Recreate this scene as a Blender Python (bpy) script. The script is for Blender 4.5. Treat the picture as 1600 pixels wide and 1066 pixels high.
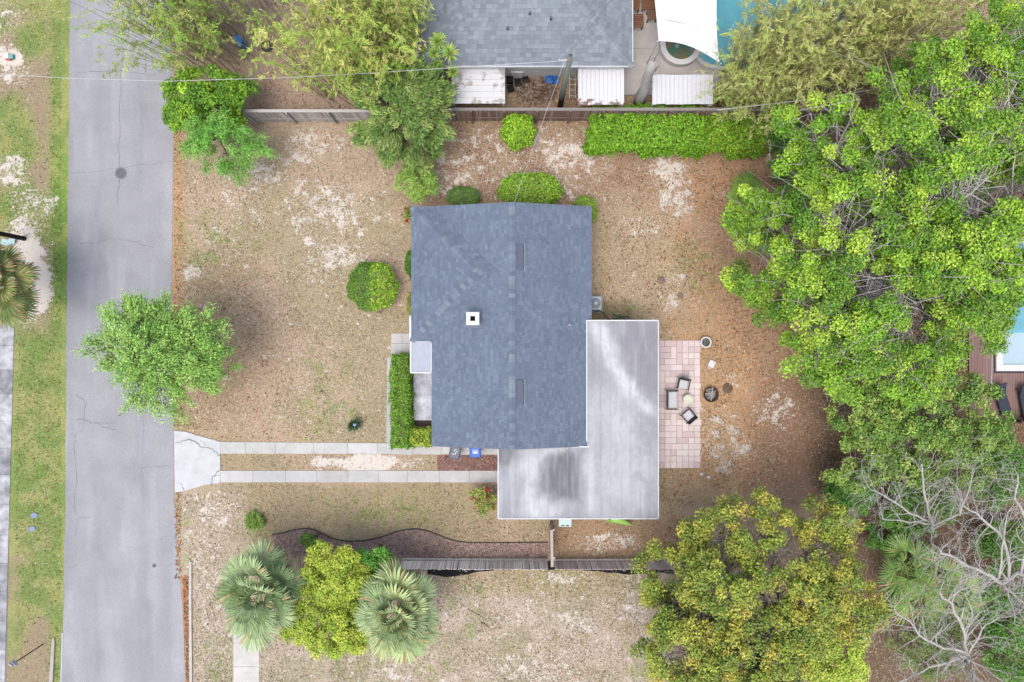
import bpy, bmesh, math, random
import numpy as np
from mathutils import Vector, Matrix, Euler

for _o in list(bpy.data.objects):
    bpy.data.objects.remove(_o)
SC = bpy.context.scene
COL = SC.collection
R = math.radians

# ------------------------------------------------------------------ camera, light, exposure
S, H = 26.0, 40.0            # photo pixels per metre on the ground, camera height in metres
cam_d = bpy.data.cameras.new('camera')
cam = bpy.data.objects.new('camera', cam_d)
COL.objects.link(cam)
cam.location = (0, 0, H)
cam.rotation_euler = (0, 0, 0)
cam_d.sensor_width = 36.0
cam_d.lens = 36.0 * H / (1600 / S)
cam_d.clip_end = 2000
SC.camera = cam

SUN_EL, SUN_AZ = 72, 215      # degrees; azimuth clockwise from the top of the picture
world = bpy.data.worlds.new('World')
SC.world = world
world.use_nodes = True
_nt = world.node_tree
_bg = _nt.nodes['Background']
_sky = _nt.nodes.new('ShaderNodeTexSky')
_sky.sky_type = 'NISHITA'
_sky.sun_disc = False
_sky.sun_elevation = R(SUN_EL)
_sky.sun_rotation = R(SUN_AZ)
_sky.air_density = 1.0
_sky.dust_density = 3.0
_sky.ozone_density = 1.0
_hs = _nt.nodes.new('ShaderNodeHueSaturation')          # thin overcast: a paler sky
_hs.inputs['Saturation'].default_value = 0.58
_nt.links.new(_sky.outputs['Color'], _hs.inputs['Color'])
_nt.links.new(_hs.outputs['Color'], _bg.inputs['Color'])
_bg.inputs['Strength'].default_value = 0.15

sun_d = bpy.data.lights.new('sun', 'SUN')
sun_d.energy = 0.95
sun_d.angle = R(40)
sun_d.color = (1.0, 0.93, 0.82)
sun = bpy.data.objects.new('sun', sun_d)
COL.objects.link(sun)
_d = Vector((math.sin(R(SUN_AZ)) * math.cos(R(SUN_EL)), math.cos(R(SUN_AZ)) * math.cos(R(SUN_EL)), math.sin(R(SUN_EL))))
sun.rotation_euler = _d.to_track_quat('Z', 'Y').to_euler()
sun.location = _d * 60

SC.view_settings.view_transform = 'Standard'
SC.view_settings.look = 'None'
SC.view_settings.exposure = 1.5
SC.view_settings.gamma = 1.0
SC.view_settings.use_curve_mapping = False
SC.cycles.max_bounces = 6
SC.cycles.diffuse_bounces = 3
SC.cycles.transparent_max_bounces = 4
SC.cycles.use_denoising = True

# ------------------------------------------------------------------ helpers
GAIN = 2.2
LEAFK = 1.55

def lin(c):
    c = c / 255.0
    return c / 12.92 if c <= 0.04045 else ((c + 0.055) / 1.055) ** 2.4

def A(r, g, b, k=1.0):
    """surface colour from the tone it has in the photograph"""
    return (lin(r) / GAIN * k, lin(g) / GAIN * k, lin(b) / GAIN * k)

def P(px, py, z=0.0):
    k = (H - z) / H
    return Vector(((px - 800) / S * k, (533 - py) / S * k, z))

def wl(o):
    v = Vector((0, 0, 0))
    while o is not None:
        v += o.location
        o = o.parent
    return v

def tag(o, label=None, cat=None, group=None, kind=None):
    if label: o['label'] = label
    if cat: o['category'] = cat
    if group: o['group'] = group
    if kind: o['kind'] = kind
    return o

def thing(name, label, cat, loc=(0, 0, 0), rz=0.0, group=None):
    o = bpy.data.objects.new(name, None)
    o.empty_display_size = 0.3
    COL.objects.link(o)
    o.location = loc
    o.rotation_euler = (0, 0, rz)
    return tag(o, label, cat, group)

def link_mesh(name, me, parent=None, loc=(0, 0, 0), rot=(0, 0, 0)):
    o = bpy.data.objects.new(name, me)
    COL.objects.link(o)
    o.parent = parent
    o.location = loc
    o.rotation_euler = rot
    return o

def copy_tree(o, parent=None):
    c = o.copy()
    COL.objects.link(c)
    c.parent = parent
    for ch in list(o.children):
        copy_tree(ch, c)
    return c

class MB:
    """collects shapes and links them as one mesh object"""
    def __init__(s):
        s.v, s.f, s.c, s.m = [], [], [], []
        s.col = (0.5, 0.5, 0.5)
        s.mi = 0
    def add(s, vs, fs):
        b = len(s.v)
        s.v += [tuple(p) for p in vs]
        s.f += [tuple(i + b for i in f) for f in fs]
        s.c += [s.col] * len(vs)
        s.m += [s.mi] * len(fs)
    def box(s, c, size, rz=0.0, tilt=None):
        x, y, z = size[0] / 2, size[1] / 2, size[2] / 2
        M = Matrix.Rotation(rz, 3, 'Z')
        if tilt is not None: M = Euler(tilt).to_matrix()
        c = Vector(c)
        vs = [c + M @ Vector((a * x, b * y, d * z)) for d in (-1, 1) for a, b in ((-1, -1), (1, -1), (1, 1), (-1, 1))]
        s.add(vs, [(3, 2, 1, 0), (4, 5, 6, 7), (0, 1, 5, 4), (1, 2, 6, 5), (2, 3, 7, 6), (3, 0, 4, 7)])
    def bbox(s, c, size, bev=0.02, rz=0.0):
        """box with chamfered upper edges"""
        x, y, z = size[0] / 2, size[1] / 2, size[2] / 2
        M = Matrix.Rotation(rz, 3, 'Z'); c = Vector(c)
        ring = lambda ax, ay, az: [c + M @ Vector((a * ax, b * ay, az)) for a, b in ((-1, -1), (1, -1), (1, 1), (-1, 1))]
        vs = ring(x, y, -z) + ring(x, y, z - bev) + ring(x - bev, y - bev, z)
        fs = [(3, 2, 1, 0), (8, 9, 10, 11)]
        for k in (0, 4):
            for i in range(4):
                j = (i + 1) % 4
                fs.append((k + i, k + j, k + 4 + j, k + 4 + i))
        s.add(vs, fs)
    def prism(s, pts, z0, z1):
        """pts: xy polygon, counter-clockwise"""
        n = len(pts)
        ar = sum(pts[i][0] * pts[(i + 1) % n][1] - pts[(i + 1) % n][0] * pts[i][1] for i in range(n))
        if ar < 0: pts = pts[::-1]
        vs = [(p[0], p[1], z0) for p in pts] + [(p[0], p[1], z1) for p in pts]
        fs = [tuple(range(n - 1, -1, -1)), tuple(range(n, 2 * n))]
        fs += [(i, (i + 1) % n, n + (i + 1) % n, n + i) for i in range(n)]
        s.add(vs, fs)
    def sheet(s, pts, z):
        n = len(pts)
        ar = sum(pts[i][0] * pts[(i + 1) % n][1] - pts[(i + 1) % n][0] * pts[i][1] for i in range(n))
        if ar < 0: pts = pts[::-1]
        s.add([(p[0], p[1], z) for p in pts], [tuple(range(n))])
    def tube(s, pts, rad, n=6, cap=True):
        pts = [Vector(p) for p in pts]
        m = len(pts)
        if not hasattr(rad, '__len__'): rad = [rad] * m
        vs = []
        prev = None
        for i, p in enumerate(pts):
            d = (pts[min(i + 1, m - 1)] - pts[max(i - 1, 0)])
            if d.length < 1e-9: d = Vector((0, 0, 1))
            d.normalize()
            if prev is None:
                a = d.orthogonal().normalized()
            else:
                a = prev - d * prev.dot(d)
                a = a.normalized() if a.length > 1e-6 else d.orthogonal().normalized()
            prev = a
            b = d.cross(a)
            for k in range(n):
                t = 2 * math.pi * k / n
                vs.append(p + (a * math.cos(t) + b * math.sin(t)) * rad[i])
        fs = []
        for i in range(m - 1):
            for k in range(n):
                l = (k + 1) % n
                fs.append((i * n + k, i * n + l, (i + 1) * n + l, (i + 1) * n + k))
        if cap:
            fs.append(tuple(range(n - 1, -1, -1)))
            fs.append(tuple((m - 1) * n + k for k in range(n)))
        s.add(vs, fs)
    def lathe(s, c, prof, n=20, closed=True):
        """prof: (radius, z) list"""
        vs = [(c[0] + r * math.cos(2 * math.pi * k / n), c[1] + r * math.sin(2 * math.pi * k / n), c[2] + z) for r, z in prof for k in range(n)]
        fs = []
        for i in range(len(prof) - 1):
            for k in range(n):
                l = (k + 1) % n
                fs.append((i * n + k, i * n + l, (i + 1) * n + l, (i + 1) * n + k))
        if closed:
            fs.append(tuple(range(n - 1, -1, -1)))
            fs.append(tuple((len(prof) - 1) * n + k for k in range(n)))
        s.add(vs, fs)
    def mesh(s, name, mats, off=(0, 0, 0), smooth=False):
        me = bpy.data.meshes.new(name)
        ox, oy, oz = off
        me.from_pydata([(x - ox, y - oy, z - oz) for x, y, z in s.v], [], s.f)
        if not isinstance(mats, (list, tuple)): mats = [mats]
        for m in mats: me.materials.append(m)
        if len(mats) > 1: me.polygons.foreach_set('material_index', s.m)
        at = me.color_attributes.new('Col', 'FLOAT_COLOR', 'POINT')
        arr = np.ones((len(s.v), 4), dtype=np.float32)
        arr[:, :3] = np.array(s.c, dtype=np.float32)
        at.data.foreach_set('color', arr.ravel())
        if smooth: me.polygons.foreach_set('use_smooth', [True] * len(s.f))
        me.update()
        return me
    def build(s, name, mats, parent=None, local=False, smooth=False):
        off = (0, 0, 0) if (parent is None or local) else wl(parent)
        return link_mesh(name, s.mesh(name, mats, off, smooth), parent)

# ---- numpy noise
class Noise:
    def __init__(s, seed):
        s.t = np.random.RandomState(seed).rand(256, 256)
    def v(s, x, y):
        x = np.asarray(x, dtype=float); y = np.asarray(y, dtype=float)
        xi = np.floor(x).astype(int); yi = np.floor(y).astype(int)
        fx = x - xi; fy = y - yi
        fx = fx * fx * (3 - 2 * fx); fy = fy * fy * (3 - 2 * fy)
        g = lambda a, b: s.t[a & 255, b & 255]
        return (g(xi, yi) * (1 - fx) + g(xi + 1, yi) * fx) * (1 - fy) + (g(xi, yi + 1) * (1 - fx) + g(xi + 1, yi + 1) * fx) * fy
    def fbm(s, x, y, o=4):
        r, a, t = 0, 0.5, 0
        for i in range(o):
            r = r + a * s.v(np.asarray(x) * 2 ** i + 17 * i, np.asarray(y) * 2 ** i + 31 * i); t += a; a *= 0.5
        return r / t
NZ = Noise(7)
def sstep(a, b, x):
    t = np.clip((np.asarray(x, dtype=float) - a) / (b - a), 0, 1)
    return t * t * (3 - 2 * t)

# ---- materials
def _mat(name):
    m = bpy.data.materials.new(name)
    m.use_nodes = True
    nt = m.node_tree
    return m, nt, nt.nodes['Principled BSDF'], nt.nodes['Material Output']

def _noise(nt, scale, detail=4, coord='Object', stretch=None, rough=0.55, dist=0.0):
    tc = nt.nodes.new('ShaderNodeTexCoord')
    n = nt.nodes.new('ShaderNodeTexNoise')
    n.inputs['Scale'].default_value = scale
    n.inputs['Detail'].default_value = detail
    n.inputs['Roughness'].default_value = rough
    n.inputs['Distortion'].default_value = dist
    if coord == 'World':
        g = nt.nodes.new('ShaderNodeNewGeometry')
        src = g.outputs['Position']
    else:
        src = tc.outputs[coord]
    if stretch:
        mp = nt.nodes.new('ShaderNodeMapping')
        mp.inputs['Scale'].default_value = stretch
        nt.links.new(src, mp.inputs['Vector']); src = mp.outputs['Vector']
    nt.links.new(src, n.inputs['Vector'])
    return n.outputs['Fac']

def _ramp(nt, fac, stops):
    r = nt.nodes.new('ShaderNodeValToRGB')
    e = r.color_ramp.elements
    while len(e) < len(stops): e.new(0.5)
    for k, (p, c) in enumerate(stops):
        e[k].position = p
        e[k].color = (c[0], c[1], c[2], 1) if hasattr(c, '__len__') else (c, c, c, 1)
    nt.links.new(fac, r.inputs['Fac'])
    return r.outputs['Color']

def _mix(nt, fac, a, b, mode='MIX'):
    m = nt.nodes.new('ShaderNodeMix')
    m.data_type = 'RGBA'
    m.blend_type = mode
    for sock, val in ((m.inputs[0], fac), (m.inputs[6], a), (m.inputs[7], b)):
        if isinstance(val, bpy.types.NodeSocket): nt.links.new(val, sock)
        elif hasattr(val, '__len__'): sock.default_value = (val[0], val[1], val[2], 1)
        else: sock.default_value = val if sock == m.inputs[0] else (val, val, val, 1)
    return m.outputs[2]

def _bump(nt, bsdf, h, strength, dist=0.02):
    b = nt.nodes.new('ShaderNodeBump')
    b.inputs['Strength'].default_value = strength
    b.inputs['Distance'].default_value = dist
    nt.links.new(h, b.inputs['Height'])
    nt.links.new(b.outputs['Normal'], bsdf.inputs['Normal'])

def _attr(nt, name='Col'):
    a = nt.nodes.new('ShaderNodeAttribute')
    a.attribute_name = name
    return a.outputs

def M_plain(name, c, rough=0.7, var=0.25, scale=6.0, bump=0.15, metal=0.0, coord='World', stretch=None, spec=0.3, fine=None):
    m, nt, b, out = _mat(name)
    f = _noise(nt, scale, 5, coord, stretch)
    col = _mix(nt, 1.0, c, _ramp(nt, f, [(0.25, 1 - var), (0.75, 1 + var)]), 'MULTIPLY')
    if fine:
        f2 = _noise(nt, fine[0], 3, coord)
        col = _mix(nt, 1.0, col, _ramp(nt, f2, [(0.3, 1 - fine[1]), (0.7, 1 + fine[1])]), 'MULTIPLY')
        f = f2
    nt.links.new(col, b.inputs['Base Color'])
    b.inputs['Roughness'].default_value = rough
    b.inputs['Metallic'].default_value = metal
    b.inputs['Specular IOR Level'].default_value = spec
    if bump: _bump(nt, b, f, bump)
    return m

def M_attr(name, rough=0.8, var=0.2, scale=20.0, bump=0.2, spec=0.25, stretch=None, big=None):
    m, nt, b, out = _mat(name)
    f = _noise(nt, scale, 4, 'World', stretch)
    col = _mix(nt, 1.0, _attr(nt)['Color'], _ramp(nt, f, [(0.25, 1 - var), (0.75, 1 + var)]), 'MULTIPLY')
    if big:
        f2 = _noise(nt, big[0], 4, 'World')
        col = _mix(nt, 1.0, col, _ramp(nt, f2, [(0.3, 1 - big[1]), (0.7, 1 + big[1])]), 'MULTIPLY')
    nt.links.new(col, b.inputs['Base Color'])
    b.inputs['Roughness'].default_value = rough
    b.inputs['Specular IOR Level'].default_value = spec
    if bump: _bump(nt, b, f, bump)
    return m

def M_leaf(name, trans=0.22, rough=0.55, spec=0.25):
    m, nt, b, out = _mat(name)
    c = _attr(nt)['Color']
    nt.links.new(c, b.inputs['Base Color'])
    b.inputs['Roughness'].default_value = rough
    b.inputs['Specular IOR Level'].default_value = spec
    t = nt.nodes.new('ShaderNodeBsdfTranslucent')
    nt.links.new(c, t.inputs['Color'])
    mx = nt.nodes.new('ShaderNodeMixShader')
    mx.inputs[0].default_value = trans
    nt.links.new(b.outputs[0], mx.inputs[1]); nt.links.new(t.outputs[0], mx.inputs[2])
    nt.links.new(mx.outputs[0], out.inputs['Surface'])
    return m

LEAF = M_leaf('leaf')
DRY = M_leaf('dry_leaf', 0.15, 0.8, 0.1)
BARK = M_attr('bark', 0.9, 0.3, 14, 0.5, 0.1)

# ---- leaf clouds
def leaf_mesh(name, C, N, T, size, width, cols, mat, parent=None, fold=0.25, off=None):
    n = len(C)
    if off is None: off = np.array(wl(parent)) if parent is not None else np.zeros(3)
    N = N / (np.linalg.norm(N, axis=1, keepdims=True) + 1e-9)
    T = T - N * np.sum(T * N, axis=1, keepdims=True)
    T = T / (np.linalg.norm(T, axis=1, keepdims=True) + 1e-9)
    B = np.cross(N, T)
    s = np.asarray(size).reshape(-1, 1) * 0.5
    w = np.asarray(width).reshape(-1, 1) * 0.5
    V = np.empty((n, 4, 3))
    C = C - off
    V[:, 0] = C - T * s
    V[:, 1] = C + B * w + N * w * fold - T * s * 0.1
    V[:, 2] = C + T * s
    V[:, 3] = C - B * w + N * w * fold - T * s * 0.1
    me = bpy.data.meshes.new(name)
    me.vertices.add(4 * n)
    me.vertices.foreach_set('co', V.astype(np.float32).ravel())
    base = np.arange(n).reshape(-1, 1) * 4
    L = (base + np.array([[0, 1, 2, 0, 2, 3]])).astype(np.int32).ravel()
    me.loops.add(6 * n)
    me.loops.foreach_set('vertex_index', L)
    me.polygons.add(2 * n)
    me.polygons.foreach_set('loop_start', (np.arange(2 * n) * 3).astype(np.int32))
    me.update(calc_edges=True)
    at = me.color_attributes.new('Col', 'FLOAT_COLOR', 'POINT')
    cc = np.ones((n, 4, 4), dtype=np.float32)
    cc[:, :, :3] = np.clip(cols, 0, 1)[:, None, :]
    at.data.foreach_set('color', cc.ravel())
    me.materials.append(mat)
    return link_mesh(name, me, parent)

def unit(rs, n):
    v = rs.randn(n, 3)
    return v / np.linalg.norm(v, axis=1, keepdims=True)

def pal_pick(rs, pal, n, jitter=0.12):
    """random blend between palette tones"""
    pal = np.array(pal)
    i = rs.randint(0, len(pal), n); j = rs.randint(0, len(pal), n); t = rs.rand(n, 1)
    c = pal[i] * (1 - t) + pal[j] * t
    return c * (1 + jitter * rs.randn(n, 1))

def clump_leaves(rs, centers, crad, per, pal, flat=0.6, size=(0.12, 0.2), asp=0.55, up=0.7, jit=0.18, outdir=None):
    k = len(centers)
    crad = np.broadcast_to(np.asarray(crad, dtype=float), (k,))
    cc = pal_pick(rs, pal, k, 0.08)
    idx = np.repeat(np.arange(k), per)
    n = len(idx)
    d = unit(rs, n)
    rr = rs.rand(n, 1) ** 0.45
    off = d * rr * crad[idx][:, None]
    off[:, 2] *= flat
    C = centers[idx] + off
    N = d * 0.7 + rs.randn(n, 3) * 0.45
    N[:, 2] += up
    T = d + rs.randn(n, 3) * 0.6
    if outdir is not None:
        C = C + outdir[idx] * crad[idx][:, None] * rs.uniform(-1.0, 1.5, (n, 1)) * 0.9
        T = T * 0.5 + outdir[idx] * 1.2
    s = rs.uniform(size[0], size[1], n)
    col = cc[idx] * 0.65 + pal_pick(rs, pal, n, 0.0) * 0.35
    col = col * (1 + jit * rs.randn(n, 1))
    return C, N, T, s, s * asp, np.clip(col, 0.004, 0.9)
# ------------------------------------------------------------------ plants
def crown_centers(rs, c, Rx, Ry, Rz, n, lump=0.3, low=0.25, gap=0.0, gscale=0.7, seed=0):
    out = []
    ph = rs.rand(4) * 6.28
    tries = 0
    while len(out) < n and tries < n * 30:
        tries += 1
        a = rs.rand() * 2 * math.pi
        r = math.sqrt(rs.rand())
        o = 1 - lump * (0.3 + 0.25 * math.sin(2 * a + ph[0]) + 0.3 * math.sin(3 * a + ph[1]) + 0.25 * math.sin(5 * a + ph[2]) + 0.2 * math.sin(8 * a + ph[3]))
        x, y = math.cos(a) * r * o * Rx, math.sin(a) * r * o * Ry
        if gap and NZ.fbm((c[0] + x) * gscale + seed, (c[1] + y) * gscale, 2) < gap: continue
        top = math.sqrt(max(0.0, 1 - r * r))
        z = top * (rs.uniform(0.65, 1.0) if rs.rand() > low else rs.uniform(-0.2, 0.6)) * Rz
        z += (NZ.fbm((c[0] + x) * 0.5 + 9, (c[1] + y) * 0.5 + seed, 2) - 0.5) * Rz * 0.7
        out.append((c[0] + x, c[1] + y, c[2] + z))
    return np.array(out)

def limbs(mb, rs, base, fork, targets, r0, n_main=7, r_tip=0.012, wob=0.12, sides=6):
    base, fork = Vector(base), Vector(fork)
    mid = base.lerp(fork, 0.5) + Vector((rs.randn(), rs.randn(), 0)) * r0 * 0.4
    mb.tube([base - Vector((0, 0, 0.05)), base + Vector((0, 0, 0.15)), mid, fork], [r0 * 1.35, r0 * 1.1, r0 * 0.95, r0 * 0.85], 9)
    T = np.array(targets)
    sel = [rs.randint(len(T))]
    while len(sel) < min(n_main, len(T)):
        d = np.min([np.linalg.norm(T - T[i], axis=1) for i in sel], axis=0)
        sel.append(int(np.argmax(d * (0.6 + 0.4 * rs.rand(len(T))))))
    cen = T[sel]
    for _ in range(3):
        g = np.argmin(np.linalg.norm(T[:, None] - cen[None], axis=2), axis=1)
        cen = np.array([T[g == i].mean(0) if (g == i).any() else cen[i] for i in range(len(cen))])
    for i in range(len(cen)):
        mem = T[g == i]
        if not len(mem): continue
        end = Vector(cen[i]) - Vector((0, 0, 0.25))
        pts = []
        L = (end - fork).length
        for k in range(6):
            t = k / 5
            p = fork.lerp(end, t) + Vector((0, 0, L * 0.12 * math.sin(math.pi * t)))
            if 0 < k < 5: p += Vector(rs.randn(3)) * wob * L * 0.28
            pts.append(p)
        rm = r0 * 0.55 * (0.5 + 0.5 * min(1, len(mem) / (len(T) / len(cen))))
        mb.tube(pts, [rm * (1 - 0.72 * k / 5) for k in range(6)], sides)
        for q in mem:
            k = rs.randint(2, 6)
            s0 = pts[k]; e = Vector(q)
            l = (e - s0).length
            ms = [s0.lerp(e, u_) + Vector(rs.randn(3)) * l * wob * 0.8 for u_ in (0.25, 0.5, 0.75)]
            rr = max(r_tip * 1.5, rm * (0.2 - 0.015 * k))
            mb.tube([s0] + ms + [e], [rr, rr * 0.8, rr * 0.62, rr * 0.45, r_tip], 4, False)
            if l > 1.0:
                for u_ in (1, 2):
                    w_ = ms[u_] + Vector(rs.randn(3)) * l * 0.22
                    mb.tube([ms[u_], ms[u_].lerp(w_, 0.5) + Vector(rs.randn(3)) * 0.06, w_], [rr * 0.4, r_tip, r_tip * 0.6], 3, False)

def twigs(mb, rs, centers, crad, per, r=0.012):
    for q in centers:
        for _ in range(per):
            d = Vector(rs.randn(3)); d.z = abs(d.z) * 0.6; d.normalize()
            p = Vector(q) - d * crad * 0.3
            mb.tube([p, p + d * crad * 0.6 + Vector(rs.randn(3)) * 0.06, p + d * crad * 1.15 + Vector(rs.randn(3)) * 0.1], [r, r * 0.8, r * 0.5], 3, False)

def tree(name, label, cat, seed, base, fork, centers, crad, per, pal, bark, r0, size=(0.12, 0.2), asp=0.55, flat=0.6, up=0.7,
         n_main=7, tw=0, tw_r=0.012, group=None, jit=0.18, trunk_name='trunk', wob=0.12, outw=False, extra=None):
    rs = np.random.RandomState(seed)
    t = thing(name, label, cat, base, 0, group)
    mb = MB(); mb.col = bark
    limbs(mb, rs, base, fork, centers, r0, n_main, wob=wob)
    if tw: twigs(mb, rs, centers[::1], crad if not hasattr(crad, '__len__') else float(np.mean(crad)), tw, tw_r)
    mb.build(trunk_name, BARK, t, smooth=True)
    od = None
    if outw:
        od = centers - np.array(base); od[:, 2] *= 0.3
        od = od / (np.linalg.norm(od, axis=1, keepdims=True) + 1e-6)
    C, N, T, s, w, c = clump_leaves(rs, centers, crad, per, pal, flat, size, asp, up, jit, od)
    if extra is not None:
        C2, N2, T2, s2, w2, c2 = extra(rs)
        C, N, T, s, w, c = [np.concatenate(p) for p in ((C, C2), (N, N2), (T, T2), (s, s2), (w, w2), (c, c2))]
    leaf_mesh('crown', C, N, T, s, w, c, LEAF, t)
    return t

def shrub_surface(rs, kind, n, dims, rough=0.08, fill=0.3):
    """points and normals over a clipped shrub; kind 'ball' (rx, ry, rz) on the ground or 'box' (lx, ly, lz)"""
    if kind == 'ball':
        d = unit(rs, n); d[:, 2] = np.abs(d[:, 2]) * 1.2 - 0.25
        d /= np.linalg.norm(d, axis=1, keepdims=True)
        rx, ry, rz = dims
        q = d * np.array([rx, ry, rz])
        nn = d / np.array([rx, ry, rz]); nn /= np.linalg.norm(nn, axis=1, keepdims=True)
        bumps = (NZ.fbm(d[:, 0] * 3 + 5 + rx, d[:, 1] * 3 + d[:, 2] * 2 + 9, 3) - 0.5) * 2 * rough
        bumps = bumps + (NZ.fbm(d[:, 0] * 9 + 2, d[:, 1] * 9 + d[:, 2] * 5, 2) - .52) * .18
        k = 1 + bumps[:, None] + rs.randn(n, 1) * 0.035
        k[: int(n * fill)] *= rs.uniform(0.8, 0.98, (int(n * fill), 1))
        q = q * k
        q[:, 2] += rz * 0.85
        q[:, 2] = np.maximum(q[:, 2], 0.02)
        return q, nn
    lx, ly, lz = dims
    ar = np.array([lx * ly, 2 * lx * lz, 2 * ly * lz]); ar = ar / ar.sum()
    f = rs.choice(3, n, p=ar)
    u = rs.uniform(-0.5, 0.5, (n, 3)); sg = np.where(rs.rand(n) < 0.5, -1.0, 1.0)
    nn = np.zeros((n, 3))
    q = u * np.array([lx, ly, lz]); q[:, 2] += lz / 2
    a = f == 0; q[a, 2] = lz; nn[a, 2] = 1
    a = f == 1; q[a, 1] = sg[a] * ly / 2; nn[a, 1] = sg[a]
    a = f == 2; q[a, 0] = sg[a] * lx / 2; nn[a, 0] = sg[a]
    # round the upper edges, then roughen
    ex = np.clip((np.abs(q[:, 0]) - lx / 2 + 0.18) / 0.18, 0, 1); ey = np.clip((np.abs(q[:, 1]) - ly / 2 + 0.18) / 0.18, 0, 1)
    ez = np.clip((q[:, 2] - lz + 0.18) / 0.18, 0, 1)
    e = np.maximum(ex, ey) * ez
    q[:, 2] -= 0.1 * e; q[:, 0] -= np.sign(q[:, 0]) * 0.07 * ex * ez; q[:, 1] -= np.sign(q[:, 1]) * 0.07 * ey * ez
    b = (NZ.fbm(q[:, 0] * 1.3 + 3, q[:, 1] * 1.3 + q[:, 2] + 40, 3) - 0.5) * 2 * rough
    b += (NZ.fbm(q[:, 0] * 4.5 + 11, q[:, 1] * 4.5 + q[:, 2] * 3 + 4, 2) - 0.52) * 0.45
    q += nn * (b[:, None] + rs.randn(n, 1) * 0.05)
    m = int(n * fill); q[:m] -= nn[:m] * rs.uniform(0.05, 0.3, (m, 1))
    return q, nn

def clipped(name, label, cat, seed, loc, kind, dims, n, pal, size=(0.09, 0.15), asp=0.5, rough=0.08, group=None, rz=0, jit=0.2, colf=None, stemc=(0.06, 0.045, 0.03)):
    rs = np.random.RandomState(seed)
    t = thing(name, label, cat, loc, rz, group)
    q, nn = shrub_surface(rs, kind, n, dims, rough)
    T = rs.randn(n, 3); Nn = nn * 0.6 + rs.randn(n, 3) * 0.55
    Nn[:, 2] += 0.3
    col = pal_pick(rs, pal, n, jit)
    k = NZ.fbm(q[:, 0] * 2.2 + seed, q[:, 1] * 2.2, 3)[:, None]
    col = col * (0.8 + 0.4 * k)
    if colf is not None: col = colf(q, col, rs)
    s = rs.uniform(size[0], size[1], n)
    leaf_mesh('foliage', q, Nn, T, s, s * asp, col, LEAF, t, off=np.zeros(3))
    mb = MB(); mb.col = stemc
    hz = dims[2] * (1.5 if kind == 'ball' else 0.8)
    ns = 7 if kind == 'ball' else max(5, int(max(dims) * 4))
    for i in range(ns):
        if kind == 'ball':
            a = rs.rand() * 6.28; b0 = Vector((math.cos(a) * 0.08, math.sin(a) * 0.08, -0.02))
            e = Vector((math.cos(a) * dims[0] * 0.6, math.sin(a) * dims[1] * 0.6, hz * rs.uniform(0.6, 1)))
        else:
            b0 = Vector((rs.uniform(-.45, .45) * dims[0], rs.uniform(-.2, .2) * dims[1], -0.02)); e = b0 + Vector((rs.randn() * .15, rs.randn() * .15, hz))
        mb.tube([b0, b0.lerp(e, 0.5) + Vector((0, 0, 0.08)), e], [0.025, 0.018, 0.008], 5)
    mb.build('stem', BARK, t, local=True)
    return t

def loose_bush(name, label, cat, seed, px, py, z, rpx, rpy, hz, n, per, pal, size=(0.12, 0.2), asp=0.5, crad=0.35, group=None, lump=0.3, up=0.7, gap=0.0, bark=(0.09, 0.07, 0.05), low=0.35, flat=0.7, jit=0.18, tw=0, base=None, extra=None):
    """bushy multi-stemmed plant; px, py, rpx, rpy as seen, z the height of the crown's widest level"""
    rs = np.random.RandomState(seed)
    c = P(px, py, z)
    k = (H - z) / H / S
    cen = crown_centers(rs, c, rpx * k - crad * 0.6, rpy * k - crad * 0.6, hz, n, lump, low, gap, 0.7, seed)
    b = base if base is not None else (c.x * 0.98, c.y * 0.98, 0)
    return tree(name, label, cat, seed + 1, b, (b[0], b[1], max(0.2, z * 0.45)), cen, crad, per, pal, bark, 0.05 + 0.02 * z, size, asp, flat, up, n_main=6, group=group, jit=jit, trunk_name='stem' if z < 2 else 'trunk', tw=tw, extra=extra)

def frond_mesh(seed, lp, rb, pal, dry=0.0, n=34, span=140, lw=0.046):
    rs = np.random.RandomState(seed)
    mb = MB()
    c0 = pal[rs.randint(len(pal))]
    mb.col = (c0[0] * 1.35, c0[1] * 1.15, c0[2] * 0.9)
    mb.tube([(0, 0, 0), (lp * 0.5, 0, 0.05 * lp), (lp, 0, 0)], [0.03, 0.022, 0.014], 4, False)
    tip = Vector((lp, 0, 0))
    for i in range(n):
        a = R(-span + 2 * span * (i + 0.5) / n) + rs.randn() * 0.03
        L = rb * (0.72 + 0.28 * math.cos(a * 0.6)) * rs.uniform(0.88, 1.06)
        d = Vector((math.cos(a), math.sin(a), 0)); sd = Vector((-math.sin(a), math.cos(a), 0))
        k = rs.uniform(0.75, 1.2); br = rs.rand() < dry
        c = (0.30 * k, 0.22 * k, 0.10 * k) if br else tuple(x * k for x in c0)
        w = rb * lw
        droop = rs.uniform(0.15, 0.5)
        pts = [tip, tip + d * L * 0.45 + Vector((0, 0, 0.07 * L)), tip + d * L * 0.78 + Vector((0, 0, -0.02 * L * droop * 4)), tip + d * L * (1.0 - 0.1 * droop) + Vector((0, 0, -0.45 * L * droop))]
        ws = [0.006, w, w * 0.8, 0.003]
        vs = []
        f = Vector((0, 0, 0.35 * w))
        for p, q in zip(pts, ws):
            vs += [p - sd * q + f * (q / w), p, p + sd * q + f * (q / w)]
        mb.col = c
        fs = []
        for j in range(3):
            fs += [(j * 3, j * 3 + 1, j * 3 + 4, j * 3 + 3), (j * 3 + 1, j * 3 + 2, j * 3 + 5, j * 3 + 4)]
        mb.add(vs, fs)
    return mb.mesh('frond', LEAF)

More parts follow.
